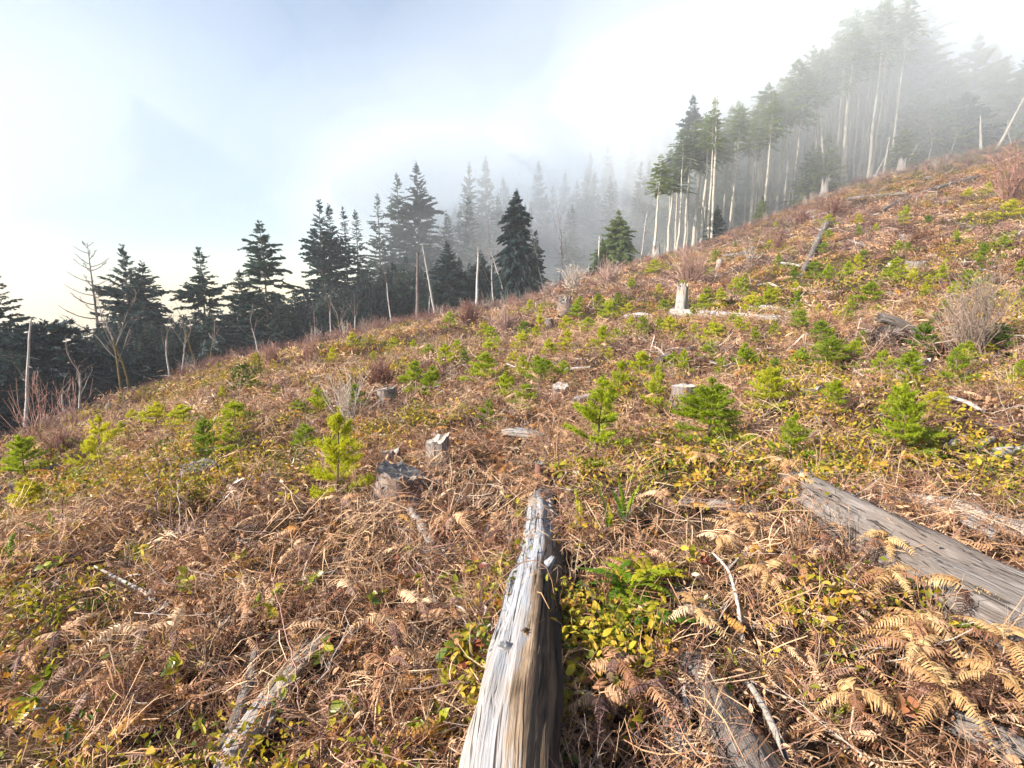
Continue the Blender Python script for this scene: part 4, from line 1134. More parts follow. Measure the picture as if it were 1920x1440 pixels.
near_log('stubby white chunk of cracked wood below the grey stump', [gp(768, 972, .08), gp(790, 1005, .07), gp(812, 1035, .04)], [.028, .036, .034], 'white_log', 62, jag=(.03, .01), sides=20, segs=20)
near_log('small pale wood chip chunk among the bracken', [gp(752, 1118, .05), gp(778, 1095, .06)], [.010, .016], 'white_log', 63, jag=(.02, .01), sides=12, segs=12)
near_log('pale curved stick lying below the stubby white chunk', [gp(735, 1062, .04), gp(790, 1052, .06), gp(830, 1042, .05)], [.008, .010, .008], 'white_log', 64, sides=10, segs=16, name='fallen_branch')
near_log('dark grey log lying deep under the tan bracken', [gp(1260, 1110, .02), gp(1310, 1160, .03), gp(1345, 1190, .03)], [.04, .05, .045], 'grey_log', 65, jag=(.04, .04), sides=24, segs=20)
near_log('grey slab of log behind the tan bracken', [gp(1270, 950, .03), gp(1350, 958, .04), gp(1430, 975, .04)], [.035, .045, .04], 'grey_log', 66, sides=20, segs=20)

def forked_stick():
    p = [Vector(gp(1334, 1088, .16)), Vector(gp(1362, 1118, .16)), Vector(gp(1378, 1160, .12)), Vector(gp(1392, 1215, .03))]
    t = thing('forked_stick', 'white forked stick standing out of the tan bracken', 'stick', p[0])
    P, s = resample([tuple(q - p[0]) for q in p], 14); mb = MB(); btube(mb, P[None], np.linspace(.006, .011, 14)[None], 7)
    part('wood', mb.mesh('wood', M['chip'], smooth=True), t)
    a = p[1] - p[0]; b = Vector(gp(1394, 1096, .18)) - p[0]
    mb = MB(); btube(mb, np.array([[tuple(a), tuple(a.lerp(b, .5) + Vector((0, 0, .01))), tuple(b)]]), np.array([[.007, .006, .004]]), 6)
    part('side_branch', mb.mesh('side_branch', M['chip'], smooth=True), t)
forked_stick()

# ================================================================ stumps
STUMPS = [ # u, v of foot, width px, height px, flare, slant, jag, top mat, label
 (1280, 762, 40, 34, .55, .02, .02, 'stump_top', 'pale round sawn stump with spreading roots behind the big fir'),
 (1050, 752, 30, 24, .4, .10, .05, 'stump_top', 'small pale stump with a slanting top in mid slope'),
 (727, 762, 38, 30, .4, -.06, .05, 'stump_dark', 'stump overgrown with green leaves next to the brown bush'),
 (752, 930, 84, 42, .5, -.15, .12, 'stump_dark', 'dark rotten stump with a jagged top and shadowed end'),
 (822, 880, 44, 50, .35, .08, .12, 'stump_top', 'reddish leaning stump with a bleached foot'),
 (1278, 587, 20, 50, .5, .05, .22, 'stump_top', 'tall bleached snag stump with two splintered horns in mid slope'),
 (1060, 588, 26, 24, .5, .1, .35, 'stump_dark', 'broken spiky stump on the brow below the weeping cone'),
 (1029, 614, 17, 14, .2, .0, .05, 'stump_top', 'small rounded grey stump below the broken spiky one'),
 (1037, 556, 11, 14, .2, .0, .3, 'stump_top', 'tiny white stump on the skyline beside the weeping cone'),
 (1545, 386, 12, 26, .4, .1, .5, 'stump_top', 'white splintered stump in front of the thick pale stems'),
 (1690, 330, 13, 22, .5, .0, .3, 'stump_top', 'white two-legged stump on the brow under the fallen pole'),
 (1717, 510, 34, 17, .3, .05, .08, 'stump_top', 'broad pale stump on the upper slope'),
 (1349, 502, 12, 14, .3, .0, .1, 'stump_top', 'small white stump at the end of the short dark log'),
 (1705, 712, 55, 34, .5, .05, .10, 'stump_top', 'broad weathered stump hidden behind two firs'),
 (1520, 748, 36, 16, .5, .1, .15, 'stump_top', 'low pale stump in the brown slope below the log'),
 (1700, 452, 26, 10, .4, .0, .15, 'stump_top', 'low white stump high in the brown slope'),
 (1412, 500, 10, 8, .3, .0, .1, 'stump_top', 'tiny pale stump beside the short dark log'),
 (378, 905, 62, 28, .4, .05, .12, 'stump_dark', 'low dark stump with a pale rim among dry ferns'),
 (95, 900, 28, 22, .3, .0, .05, 'stump_dark', 'small grey stump between two bushy firs'),
 (1230, 495, 14, 26, .3, .0, .5, 'stump_top', 'pale splintered stump at the start of the pale stems'),
 (733, 872, 34, 22, .4, .0, .15, 'stump_top', 'low bleached stump in dark greenery above the rotten one'),
 (1010, 914, 16, 40, .1, .0, .04, 'stump_dark', 'reddish upright rotten stub behind the silvery log'),
]
for i, (u, v, w, hp, fl, sl, jg, tm, lab) in enumerate(STUMPS):
    if i in (8, 9, 10, 19):
        ve, de = edge_at(u); p = at(u, ve, de - 1.5); p = on_ground(p.x, p.y)
    else:
        p = hit(u, v)
    r = px(p, w) * .5; h = px(p, hp) + .06
    side, topb = stump_meshes(60 + i, r, h, fl, sl, jg)
    t = thing('tree_stump', lab, 'stump', p - Vector((0, 0, .03)), rotz=i * 1.3 if i not in (3, 4) else 0, group='old stumps in the clearing')
    sd = part('side', side, t)
    if i in (5, 8, 9, 10, 12, 19): side.materials[0] = M['white_log']
    if i == len(STUMPS) - 1: side.materials[0] = M['red_twig']
    part('cut_face', topb.mesh('cut_face', M[tm]), t)
# flat weathered slab on dark ground
def slab():
    p = hit(982, 826); w = px(p, 76) * .5; h = px(p, 14)
    t = thing('broken_board', 'flat bleached slab of split wood over a dark hollow', 'wood slab', p + Vector((0, 0, h * .9)))
    me = log_mesh([(-w, 0, .02), (-w * .3, .01, .015), (w * .4, 0, .0), (w, .0, -.02)], [h * .6, h * 1.0, h * 1.0, h * .5], 'white_log', sides=22, segs=26, seed=77, flat=.6, jag0=.03, jag1=.05, groove=.14)
    part('upper_board', me, t)
    me = log_mesh([(-w * .6, .05, -.06), (w * .1, .04, -.055), (w * .8, .05, -.06)], [h * .5, h * .8, h * .4], 'grey_log', sides=16, segs=16, seed=78, flat=.5, jag0=.03, jag1=.03)
    part('lower_board', me, t)
slab()
# upturned root wad
def root_wad():
    p = hit(1662, 655) + Vector((0, 0, .10)); s = px(p, 1.15)
    t = thing('root_wad', 'upturned tangle of roots with a short log behind a bushy fir', 'root wad', p)
    g = np.random.RandomState(8)
    log = log_mesh([(-8 * s, .15, 42 * s), (18 * s, .1, 34 * s), (46 * s, .05, 18 * s)], [7 * s, 8 * s, 8 * s], 'grey_log', sides=20, segs=20, seed=80, jag0=.08, jag1=.02)
    part('trunk', log, t)
    mb = MB(); n = 90
    c = np.stack([g.uniform(-30, 30, n), g.uniform(-8, 8, n), np.full(n, 14.)], 1)
    a = g.uniform(0, 6.283, n); ln = g.uniform(10, 26, n)
    ss = np.linspace(0, 1, 6)
    P = c[:, None] + np.stack([np.cos(a)[:, None] * ln[:, None] * ss, g.normal(0, 10, n)[:, None] * ss - 6 * ss, np.sin(a)[:, None] * ln[:, None] * ss * .75 - 10 * ss ** 2], -1)
    P[:, 1:] += np.cumsum(g.normal(0, 1.6, (n, 5, 3)), 1)
    btube(mb, P * s, g.uniform(.8, 2.0, (n, 1)) * s * np.linspace(1, .35, 6), 5)
    part('roots', mb.mesh('roots', M['twig'], smooth=True), t, kind='stuff')
    mb = MB(); n = 40
    a = g.uniform(0, 6.283, n)
    P = np.stack([-10 + np.cos(a)[:, None] * 24 * ss, -8 - 6 * ss + g.normal(0, 3, (n, 1)), 14 + np.sin(a)[:, None] * 17 * ss - 4 * ss ** 2], -1)
    P[:, 1:] += np.cumsum(g.normal(0, 1.8, (n, 5, 3)), 1)
    btube(mb, P * s, g.uniform(.4, .9, (n, 1)) * s * np.linspace(1, .4, 6), 4)
    part('root_fibres', mb.mesh('root_fibres', M['bark_branch']), t, kind='stuff')
    mb = MB()
    th = np.linspace(0, 2 * math.pi, 18, endpoint=False)
    V = [np.stack([np.cos(th) * 26 * k * (1 + .2 * vn(np.cos(th) * 2, np.sin(th) * 2, k, 4)), 6 + 0 * th - 6 * k, 14 + np.sin(th) * 15 * k], 1) for k in (1, .8, .4)]
    V = np.concatenate(V + [np.array([[0, -4, 14]])]) * s
    F = [];
    for r_ in range(2):
        for k in range(18): F.append((r_ * 18 + k, r_ * 18 + (k + 1) % 18, (r_ + 1) * 18 + (k + 1) % 18, (r_ + 1) * 18 + k))
    mb.add(V, F); mb.F.append(np.array([(36 + k, 36 + (k + 1) % 18, 54) for k in range(18)])); mb.M.append(np.zeros(18))
    part('root_plate', mb.mesh('root_plate', M['stump_dark']), t)
root_wad()
# ================================================================ saplings
SAP = [sapling(900 + k, nw=5 + k % 4, wide=.34 + .05 * (k % 3), low=.08 + .05 * (k % 4), fine=1.0) for k in range(6)]
SAPD = [sapling(920 + k, nw=7, wide=.40, fol='needle_dark', low=.08) for k in range(2)]
SAPF = [sapling(940 + k, nw=5, wide=.42, fine=.45) for k in range(4)]      # for the small far ones
def add_sapling(u, v, hpx, label, kind=None, wide=1.0, k=0):
    p = hit(u, v); h = px(p, hpx) * (1.12 if hpx > 42 else 1.5) + .04
    ms = (SAPD[k % 2] if kind == 'dark' else SAP[k % 6]) if hpx > 42 else (SAPD[k % 2] if kind == 'dark' else SAPF[k % 4])
    if kind == 'pale': wide *= 1.2
    t = thing('fir_sapling', label, 'sapling', p - Vector((0, 0, .02)), rot=(R(5 * math.sin(k * 1.9)), R(5 * math.sin(k * 2.7 + 1)), k * 2.1), scale=(h * wide * (1 + .12 * math.sin(k * 5.1)), h * wide * (1 - .12 * math.sin(k * 3.7)), h), group='young planted firs in the clearing')
    part('stem', ms[0], t); part('needles', ms[1], t)
NEAR = [
 (1118, 872, 146, None, .95, 'largest bushy bright fir sapling, with a yellow bough in front, beyond the silvery log'),
 (632, 948, 162, None, .72, 'tall bright yellow-green fir sapling beside the dark rotten stump'),
 (50, 910, 84, None, .95, 'bushy green fir sapling by the picture edge below the pale pole'),
 (58, 980, 72, None, 1.15, 'low spreading fir sapling at the picture edge above the green fern'),
 (186, 890, 100, None, .85, 'dense dark green fir sapling with dry grass at its foot'),
 (446, 808, 52, None, 1.3, 'broad fir sapling pair top above the orange shrub'),
 (440, 862, 62, None, 1.0, 'dark bright-topped fir sapling behind the low dark stump'),
 (385, 872, 78, 'dark', .8, 'leaning bluish fir sapling next to the low dark stump'),
 (572, 860, 58, 'dark', 1.0, 'round dark fir sapling between the tallest bright fir and the orange shrub'),
 (1328, 852, 120, 'pale', 1.05, 'wide pale yellow-green fir sapling below the sawn stump'),
 (1482, 882, 92, None, .95, 'compact fir sapling at the tip of the thick grey log'),
 (1440, 775, 78, None, 1.05, 'double-topped fir sapling uphill of the wide pale one'),
 (1225, 790, 92, None, .75, 'slender fir sapling next to the sawn stump'),
 (1160, 748, 66, None, .8, 'yellowish fir sapling pair behind the largest bushy one'),
 (1690, 862, 128, 'pale', .7, 'tall thin-stemmed fir sapling with a bare lower stem'),
 (1706, 732, 66, None, .95, 'round fir sapling in front of the broad weathered stump'),
 (1790, 738, 80, None, .9, 'fir sapling with upswept boughs beside a white wood chunk'),
 (1562, 780, 62, None, .8, 'upright fir sapling alone in the open brown slope'),
 (1538, 655, 50, 'dark', 1.0, 'dense dark fir sapling below the end of the long grey log'),
 (1655, 715, 52, None, .95, 'yellow fir sapling below the root wad'),
 (1556, 698, 58, 'pale', 1.1, 'sparse yellow fir sapling below the dense dark one'),
 (1722, 668, 56, 'dark', 1.15, 'very dense dark fir sapling in front of the root wad log'),
 (1906, 732, 52, None, .95, 'fir sapling at the picture edge uphill of the white chips'),
 (1868, 662, 50, 'dark', 1.1, 'dark fir sapling behind the large twiggy bush'),
 (1497, 632, 46, 'dark', .9, 'fir sapling at the end of the long grey log'),
 (600, 790, 58, None, .9, 'fir sapling with orange lower boughs behind the tallest bright fir'),
 (665, 775, 50, None, .8, 'small fir sapling inside the fine brown bush'),
 (1600, 690, 48, None, .9, 'faded brownish fir sapling downhill of the root wad'),
 (345, 812, 34, None, 1.5, 'low spreading fir sapling by the mossy log, nearer the orange shrub'),
 (292, 808, 34, None, 1.5, 'low spreading fir sapling by the mossy log, nearer the forest edge'),
 (915, 800, 44, None, 1.0, 'yellowish fir sapling beside the flat bleached slab'),
 (985, 770, 44, 'pale', 1.3, 'straggly pale fir sapling above the flat bleached slab'),
 (905, 725, 42, None, 1.1, 'double fir sapling in the middle of the brown slope'),
 (1750, 790, 50, 'pale', 1.2, 'straggly yellow fir sapling behind the thin-stemmed one'),
]
for k, (u, v, hp, kd, wd, lab) in enumerate(NEAR): add_sapling(u, v, hp, lab, kd, wd, k)

MIDS = [(775, 732, 36), (805, 742, 36), (835, 700, 36), (1082, 610, 30), (1103, 633, 24), (1063, 632, 26), (1013, 628, 26), (985, 640, 26), (1005, 652, 26), (977, 662, 28), (922, 652, 26), (917, 676, 26), (963, 696, 24), (980, 710, 30), (1027, 678, 28), (1063, 664, 30), (1127, 660, 32),
        (1140, 600, 26), (1175, 600, 20), (1207, 634, 28), (1253, 634, 26), (1338, 655, 32), (1387, 634, 26), (1393, 702, 38), (1415, 660, 30), (1403, 592, 28), (1440, 580, 24), (1490, 586, 26), (1017, 726, 36), (1057, 722, 30), (953, 752, 34), (1283, 706, 32), (1200, 715, 36), (870, 690, 22), (855, 668, 20), (800, 680, 22), (778, 668, 20),
        (1317, 586, 22), (1353, 574, 22), (1393, 556, 24), (1437, 574, 24), (1490, 528, 20), (1527, 524, 24), (1550, 536, 26), (1590, 528, 24), (1623, 582, 34), (1677, 524, 26), (1660, 536, 20), (1707, 540, 24), (1763, 530, 24), (1843, 502, 30), (1813, 544, 24), (1915, 518, 22), (1683, 474, 14), (1620, 492, 16), (1543, 478, 16), (1740, 428, 16),
        (1810, 378, 16), (1847, 374, 20), (1693, 422, 24), (1607, 508, 20), (1887, 422, 30), (1733, 564, 22), (1780, 570, 24), (1460, 500, 16), (1553, 424, 14), (1120, 578, 18), (1160, 572, 16), (1235, 560, 18), (1010, 600, 18), (1085, 580, 16), (1300, 640, 22), (1245, 590, 18), (1850, 600, 26), (1590, 620, 24), (1450, 640, 22), (1770, 600, 24), (1380, 470, 12), (1640, 440, 14), (1790, 460, 18), (1880, 470, 18), (1880, 340, 12), (1610, 420, 12), (940, 610, 16), (700, 690, 20), (740, 660, 18), (560, 790, 26), (520, 760, 26), (480, 740, 22), (420, 760, 24), (230, 830, 26), (255, 800, 22)]
LAND = [('the overgrown stump', 727, 750), ('the broken spiky stump', 1060, 575), ('the small slanting stump', 1050, 740), ('the sawn stump', 1280, 740), ('the tall snag stump', 1278, 565), ('the long grey log', 1360, 605), ('the log pointing uphill', 1525, 478), ('the root wad', 1662, 635),
        ('the broad pale upper stump', 1717, 500), ('the large twiggy bush', 1800, 600), ('the thin slanting upper log', 1745, 365), ('the small white stump', 1349, 495), ('the weeping cone tree', 965, 570), ('the red shrub', 545, 750), ('the two mossy trees', 235, 740)]
gm = np.random.RandomState(99)
while len(MIDS) < 165:
    u, v = gm.uniform(620, 1915), gm.uniform(400, 720); ve, _ = edge_at(u)
    if v < ve + 22 or min(math.hypot(u - a, v - b) for a, b, _ in MIDS) < 17: continue
    MIDS.append((u, v, np.interp(v, [380, 500, 600, 720], [9, 15, 19, 26]) * gm.uniform(.75, 1.2)))
rows = {}
for (u, v, hp) in MIDS:
    d = [math.hypot(u - a, (v - b) * 1.5) for (_, a, b) in LAND]
    k = int(np.argmin(d)); n, a, b = LAND[k]
    rel = ('beside' if abs(u - a) > abs(v - b) * 1.5 else ('uphill of' if v < b else 'downhill of'))
    rows.setdefault((n, rel), []).append((d[k], u, v, hp))
cnt = 0
for (n, rel), lst in rows.items():
    lst.sort()
    for j, (_, u, v, hp) in enumerate(lst):
        w = '' if len(lst) == 1 else ORD[j] + ' '
        size = 'tiny' if hp < 20 else 'small'
        out = f'{size} green fir sapling {rel} {n}' if len(lst) == 1 else f'{size} green fir sapling {rel} {n}, {w}away from it'
        add_sapling(u, v, hp, out, 'dark' if cnt % 11 == 3 else None, 1.0 + .25 * math.sin(cnt * 3.3), cnt); cnt += 1

# ================================================================ bushes one can tell apart
def add_bush(u, v, hpx, seed, n, spread, mat, label, twigs=5, edge=False, r=None):
    if edge:
        ve, de = edge_at(u); p = at(u, v, de - 1); p = on_ground(p.x, p.y)
    else: p = hit(u, v)
    h = px(p, hpx)
    r = r or max(.0035, px(p, .75))
    t = thing('bare_bush', label, 'bush', p, group='leafless bushes in the clearing')
    part('stems', bare_bush(seed, n, h, spread, mat, twigs, r), t, kind='stuff')
add_bush(1815, 672, 160, 1, 90, .42, 'grey_twig', 'large pale leafless bush of upright twigs beside the root wad', 6)
add_bush(1295, 538, 78, 2, 110, .50, 'pink_twig', 'pinkish leafless bush on the brow behind the tall snag stump', 5)
add_bush(1140, 540, 55, 3, 80, .5, 'pink_twig', 'reddish leafless bush on the brow below the misty yellow conifer', 5)
add_bush(1075, 548, 52, 4, 50, .45, 'grey_twig', 'fine grey leafless bush next to the tiny white stump', 5)
add_bush(545, 765, 36, 5, 170, .55, 'pink_twig', 'dense dusky red shrub on the lower slope', 4)
add_bush(715, 735, 58, 6, 190, .40, 'red_twig', 'dense brown shrub behind the overgrown stump', 5)
add_bush(655, 805, 115, 7, 46, .30, 'grey_twig', 'fine tall straw-brown bush behind the tallest bright fir', 5)
add_bush(72, 835, 140, 8, 30, .50, 'red_twig', 'long-stemmed bare bush beside the pale leaning pole', 3)
add_bush(120, 865, 62, 9, 190, .45, 'red_twig', 'dense reddish shrub behind the dense dark fir', 4)
add_bush(135, 812, 100, 10, 24, .35, 'red_twig', 'thin reddish bare bush under the dead conifer', 4)
add_bush(1560, 415, 45, 11, 70, .6, 'red_twig', 'dark purple-brown bush on the upper brow', 6)
add_bush(1405, 498, 42, 12, 26, .35, 'grey_twig', 'small bare bush at the end of the short dark log', 4)
add_bush(1895, 380, 110, 13, 60, .5, 'red_twig', 'large purple-grey leafless bush near the top corner', 6)
add_bush(1460, 470, 40, 14, 30, .5, 'red_twig', 'small reddish bare bush on the upper slope', 4)
add_bush(1640, 500, 34, 15, 24, .4, 'red_twig', 'thin bare bush between the uphill log and the broad upper stump', 4)
add_bush(945, 625, 48, 16, 140, .55, 'pink_twig', 'low reddish thicket below the weeping cone', 4)
add_bush(880, 610, 44, 17, 120, .5, 'red_twig', 'low reddish thicket below the snapped bleached pole', 4)
add_bush(580, 690, 50, 18, 80, .45, 'red_twig', 'reddish thicket below the crooked leafless tree', 4)
add_bush(1500, 425, 34, 19, 80, .6, 'red_twig', 'low purple-brown thicket on the brow under the pale stems', 4)
add_bush(1240, 660, 28, 20, 60, .8, 'red_twig', 'low sprawling reddish brush in mid slope', 4)
add_bush(510, 690, 46, 21, 90, .35, 'red_twig', 'tall reddish bare thicket beside the leafy evergreen bush', 4)
# evergreen bush
def leafy_bush(u, v, hpx, wpx, label, mat, seed, n=420):
    p = hit(u, v); h = px(p, hpx); w = px(p, wpx)
    g = np.random.RandomState(seed)
    t = thing('leafy_bush', label, 'bush', p, group='leafy bushes in the clearing')
    part('stems', bare_bush(seed, 16, h * .9, .45, 'twig', 3, px(p, .8)), t, kind='stuff')
    mb = MB()
    for i in range(n):
        a, rr, zz = g.uniform(0, 6.28), math.sqrt(g.uniform(0, 1)), g.uniform(.05, 1)
        w_ = w * .5 * (1.05 - zz ** 2 * .8) * (1 + .3 * math.sin(a * 3 + seed))
        xf = Matrix.Translation((math.cos(a) * rr * w_, math.sin(a) * rr * w_, zz * h)) @ Euler((g.normal(.3, .6), g.normal(0, .6), g.uniform(0, 6.28))).to_matrix().to_4x4()
        l = h * .09 * g.uniform(.6, 1.3)
        leaf_mesh(0, mat, L=l, W=l * .6, fold=.3, curl=.2, mb=mb, xf=xf)
    part('leaves', mb.mesh('leaves', M[mat]), t)
leafy_bush(458, 745, 62, 70, 'dark leafy evergreen bush on the lower brow', 'green_ground', 1)
leafy_bush(485, 718, 55, 26, 'upright leafy evergreen bush beside the darker broad one', 'green_ground', 2, 260)
leafy_bush(150, 935, 60, 55, 'light green broadleaf bush in front of the dense dark fir', 'salal', 3, 300)
leafy_bush(734, 765, 30, 30, 'clump of green leaves growing over a stump', 'green_ground', 4, 200)
leafy_bush(1720, 400, 24, 60, 'dark green low bush high on the slope', 'green_ground', 5, 220)
leafy_bush(1880, 425, 34, 60, 'dark green low bush at the picture edge high on the slope', 'green_ground', 6, 260)
leafy_bush(760, 880, 26, 70, 'dark low greenery around the bleached stump', 'green_ground', 7, 260)
leafy_bush(890, 860, 22, 90, 'dark low greenery under the flat bleached slab', 'green_ground', 8, 300)
leafy_bush(1545, 870, 30, 60, 'yellow-green grassy clump beside the compact fir', 'grass', 9, 240)

# ================================================================ near plants
def add_fern(u, v, n, L, mat, label, seed, name, cat, group, tilt=.9, lift=.05, comb=False, arcs=(0, 6.283), pl=.05, pairs=18, droop=.6, curl=.3, w=.011, stem_h=.0):
    p = hit(u, v); g = np.random.RandomState(seed)
    t = thing(name, label, cat, p + Vector((0, 0, lift)), group=group)
    if stem_h > 0:
        mb = MB(); btube(mb, np.array([[(0, 0, -lift - .03), (.01, .01, stem_h * .5), (.0, .02, stem_h)]]), np.array([[.0035, .003, .0025]]), 5)
        part('stem', mb.mesh('stem', M['straw']), t)
    for k in range(n):
        a = arcs[0] + (arcs[1] - arcs[0]) * (k + g.uniform(.1, .9)) / n
        l = L * g.uniform(.7, 1.15)
        me = frond(seed * 31 + k, L=l, pairs=pairs, pl=pl * l / L, arch=.15 + g.uniform(0, .25), droop=droop * g.uniform(.7, 1.3), curl=curl, mat=mat if not isinstance(mat, list) else mat[k % len(mat)], comb=comb, w=w, bend=g.normal(0, .15))
        part('frond', me, t, loc=(0, 0, stem_h * g.uniform(.6, 1)), rot=(R(g.normal(tilt, 10)), g.normal(0, .25), a))
TG = 'tan dead bracken plants near the viewer'
BRK = [(1385, 1035, 5, .30, 'upright tan bracken fan of layered fronds beside the forked stick'), (1345, 1070, 4, .20, 'small tan bracken just above the forked stick'), (1430, 1150, 6, .26, 'drooping tan bracken below the forked stick'), (1495, 1120, 3, .22, 'faded tan bracken in thin grass by the thick grey log'),
       (1650, 1080, 5, .28, 'curled golden bracken against the thick grey log'), (1660, 1150, 5, .30, 'hanging golden bracken tips below the thick grey log'), (1720, 1250, 6, .30, 'golden bracken with a long stalk in the corner thicket'), (1700, 1300, 5, .26, 'broad golden bracken frond above the reddish leaves'),
       (1800, 1180, 5, .30, 'golden bracken on the slope under the thick grey log'), (1870, 1290, 5, .32, 'golden bracken at the picture edge in the corner thicket'), (1850, 1360, 5, .30, 'low golden bracken by the half-buried corner log'), (1760, 1400, 5, .26, 'curling golden bracken at the bottom edge near the corner'),
       (1590, 1400, 4, .24, 'tan bracken with a bare stalk at the bottom edge'), (1490, 960, 4, .26, 'tan bracken leaning over the end of the thick grey log'), (1460, 925, 4, .24, 'pale bracken arching before the compact fir'), (1310, 905, 4, .22, 'pale bracken below the wide pale fir'), (1240, 990, 4, .22, 'brown bracken uphill of the green sword fern'),
       (1300, 1225, 4, .22, 'tan bracken over the end of the plank-like log'), (1150, 1330, 6, .24, 'brown lacy bracken hanging beside the silvery log'), (1210, 1390, 6, .24, 'brown lacy bracken at the bottom edge beside the silvery log'), (1120, 1400, 5, .22, 'brown bracken in shadow against the silvery log'),
       (790, 1210, 5, .22, 'pale bracken fan below the yellow leaves'), (740, 1240, 5, .24, 'pale bracken pointing towards the broken log'), (845, 1220, 3, .18, 'curled bracken tip beside the silvery log'), (730, 1330, 4, .22, 'brown bracken at the bottom edge beyond the broken log'), (850, 1030, 5, .24, 'reddish bracken hanging above the yellow leaves'),
       (660, 1180, 4, .22, 'brown bracken draped at the tip of the broken log'), (330, 1270, 4, .30, 'dark-backed arching bracken over a shadowed hollow'), (280, 1250, 4, .28, 'second arching bracken by the shadowed hollow'), (130, 1260, 5, .26, 'reddish-tan bracken heap near the picture edge'), (60, 1300, 5, .26, 'tan bracken heap at the picture edge'),
       (180, 1380, 5, .26, 'tan bracken drooping at the bottom edge'), (640, 990, 4, .24, 'reddish bracken below the tallest bright fir'), (430, 960, 4, .26, 'reddish bracken uphill of the grass tuft'), (320, 910, 4, .24, 'hanging bracken in front of the low dark stump'), (560, 1090, 4, .24, 'dull brown bracken uphill of the yellow leaf sprigs'), (1060, 985, 4, .20, 'rusty bracken at the far end of the silvery log')]
for k, (u, v, n, L, lab) in enumerate(BRK):
    gold = u > 1290
    add_fern(u, v, n + (2 if gold else 0), L * (.8 if gold else .85), (['tan', 'dry', 'tan'] if k % 2 else ['tan', 'tan', 'dry']) if gold else ['dry', 'dry', 'dry_dull'], lab, 1000 + k, 'bracken_fern', 'fern', TG, tilt=16, lift=.14, comb=False, pl=.052, pairs=20, droop=.85, curl=.55, w=.0047, stem_h=.10)
GG = 'green ferns near the viewer'
add_fern(1172, 1150, 11, .33, 'fern', 'bright green sword fern beside the silvery log', 2001, 'sword_fern', 'fern', GG, tilt=30, lift=.13, pl=.055, pairs=20, droop=.75, curl=.2, w=.010)
add_fern(1195, 1205, 10, .30, ['fern', 'fern', 'fern_yellow'], 'glossy dark sword fern just below the bright one', 2002, 'sword_fern', 'fern', GG, tilt=26, lift=.13, pl=.055, pairs=18, droop=.8, curl=.2, w=.012)
add_fern(1215, 1125, 7, .28, 'fern_yellow', 'yellowing sword fern above the glossy dark one', 2003, 'sword_fern', 'fern', GG, tilt=30, lift=.13, pl=.05, pairs=18, droop=.7, curl=.3)
add_fern(1140, 1020, 3, .34, ['fern', 'fern_yellow'], 'upright sword fern blades uphill of the bright fern', 2004, 'sword_fern', 'fern', GG, tilt=70, lift=.05, pl=.035, pairs=24, droop=.3, curl=.25)
add_fern(1165, 1010, 3, .36, 'fern', 'second group of upright sword fern blades beside the yellowed fronds', 2005, 'sword_fern', 'fern', GG, tilt=72, lift=.05, pl=.035, pairs=24, droop=.3, curl=.25)
add_fern(1085, 1010, 4, .28, 'fern_yellow', 'orange-yellow fern fronds over the side of the silvery log', 2006, 'sword_fern', 'fern', GG, tilt=45, lift=.08, pl=.035, pairs=22, droop=.5, curl=.4)
add_fern(22, 1060, 7, .34, ['fern', 'fern_yellow'], 'green sword fern at the picture edge on the lower slope', 2007, 'sword_fern', 'fern', GG, tilt=35, lift=.06, pl=.045, pairs=22, droop=.6, curl=.25)
add_fern(100, 1030, 3, .34, 'fern', 'single upright green fern frond near the picture edge', 2008, 'sword_fern', 'fern', GG, tilt=60, lift=.05, pl=.04, pairs=22, droop=.35)
add_fern(1190, 905, 4, .24, 'fern_yellow', 'yellow fern frond lying uphill towards the largest fir', 2009, 'sword_fern', 'fern', GG, tilt=20, lift=.08, pl=.035, pairs=20, droop=.4)
add_fern(1880, 1230, 4, .28, 'fern', 'green fern half hidden by golden bracken at the picture edge', 2010, 'sword_fern', 'fern', GG, tilt=25, lift=.06, pl=.045, pairs=20)

# salal: glossy leaves on short stems, each leaf its own piece
LEAFV = [leaf_mesh(k, 'salal', L=1.0, W=.66, fold=.2 + .1 * k, curl=.1 + .12 * k) for k in range(3)]
LEAFR = [leaf_mesh(k, 'salal_red', L=1.0, W=.66, fold=.2 + .1 * k, curl=.1 + .12 * k) for k in range(3)]
def add_salal(u, v, n, size, label, seed, red=.1, spread=.10, lift=.10):
    p = hit(u, v) + Vector((0, 0, .05)); g = np.random.RandomState(seed); size *= 1.2; n = int(n * 1.7)
    t = thing('salal_plant', label, 'plant', p, group='broad-leaved salal plants near the viewer')
    ns = max(2, n // 4)
    tips = []
    mb = MB()
    for s in range(ns):
        a = g.uniform(0, 6.283); d = Vector((math.cos(a) * spread * g.uniform(.4, 1.3), math.sin(a) * spread * g.uniform(.4, 1.3), lift * g.uniform(.8, 1.6)))
        P = np.array([(0, 0, -.02), tuple(d * .5 + Vector((0, 0, .02))), tuple(d)])
        btube(mb, P[None], np.array([[.0028, .0022, .0015]]), 4)
        tips.append((P, a))
    part('stems', mb.mesh('stems', M['red_twig']), t, kind='stuff')
    for k in range(n):
        P, a = tips[k % ns]
        f = g.uniform(.55, 1.0) * 2; i0 = min(int(f), 1); q = P[i0] * (1 - f + i0) + P[i0 + 1] * (f - i0)
        L = size * g.uniform(.7, 1.2)
        part('leaf', (LEAFR if g.uniform() < red else LEAFV)[k % 3], t, loc=q, rot=(R(g.normal(28, 28)), R(g.normal(0, 25)), g.uniform(0, 6.283)), scale=L)
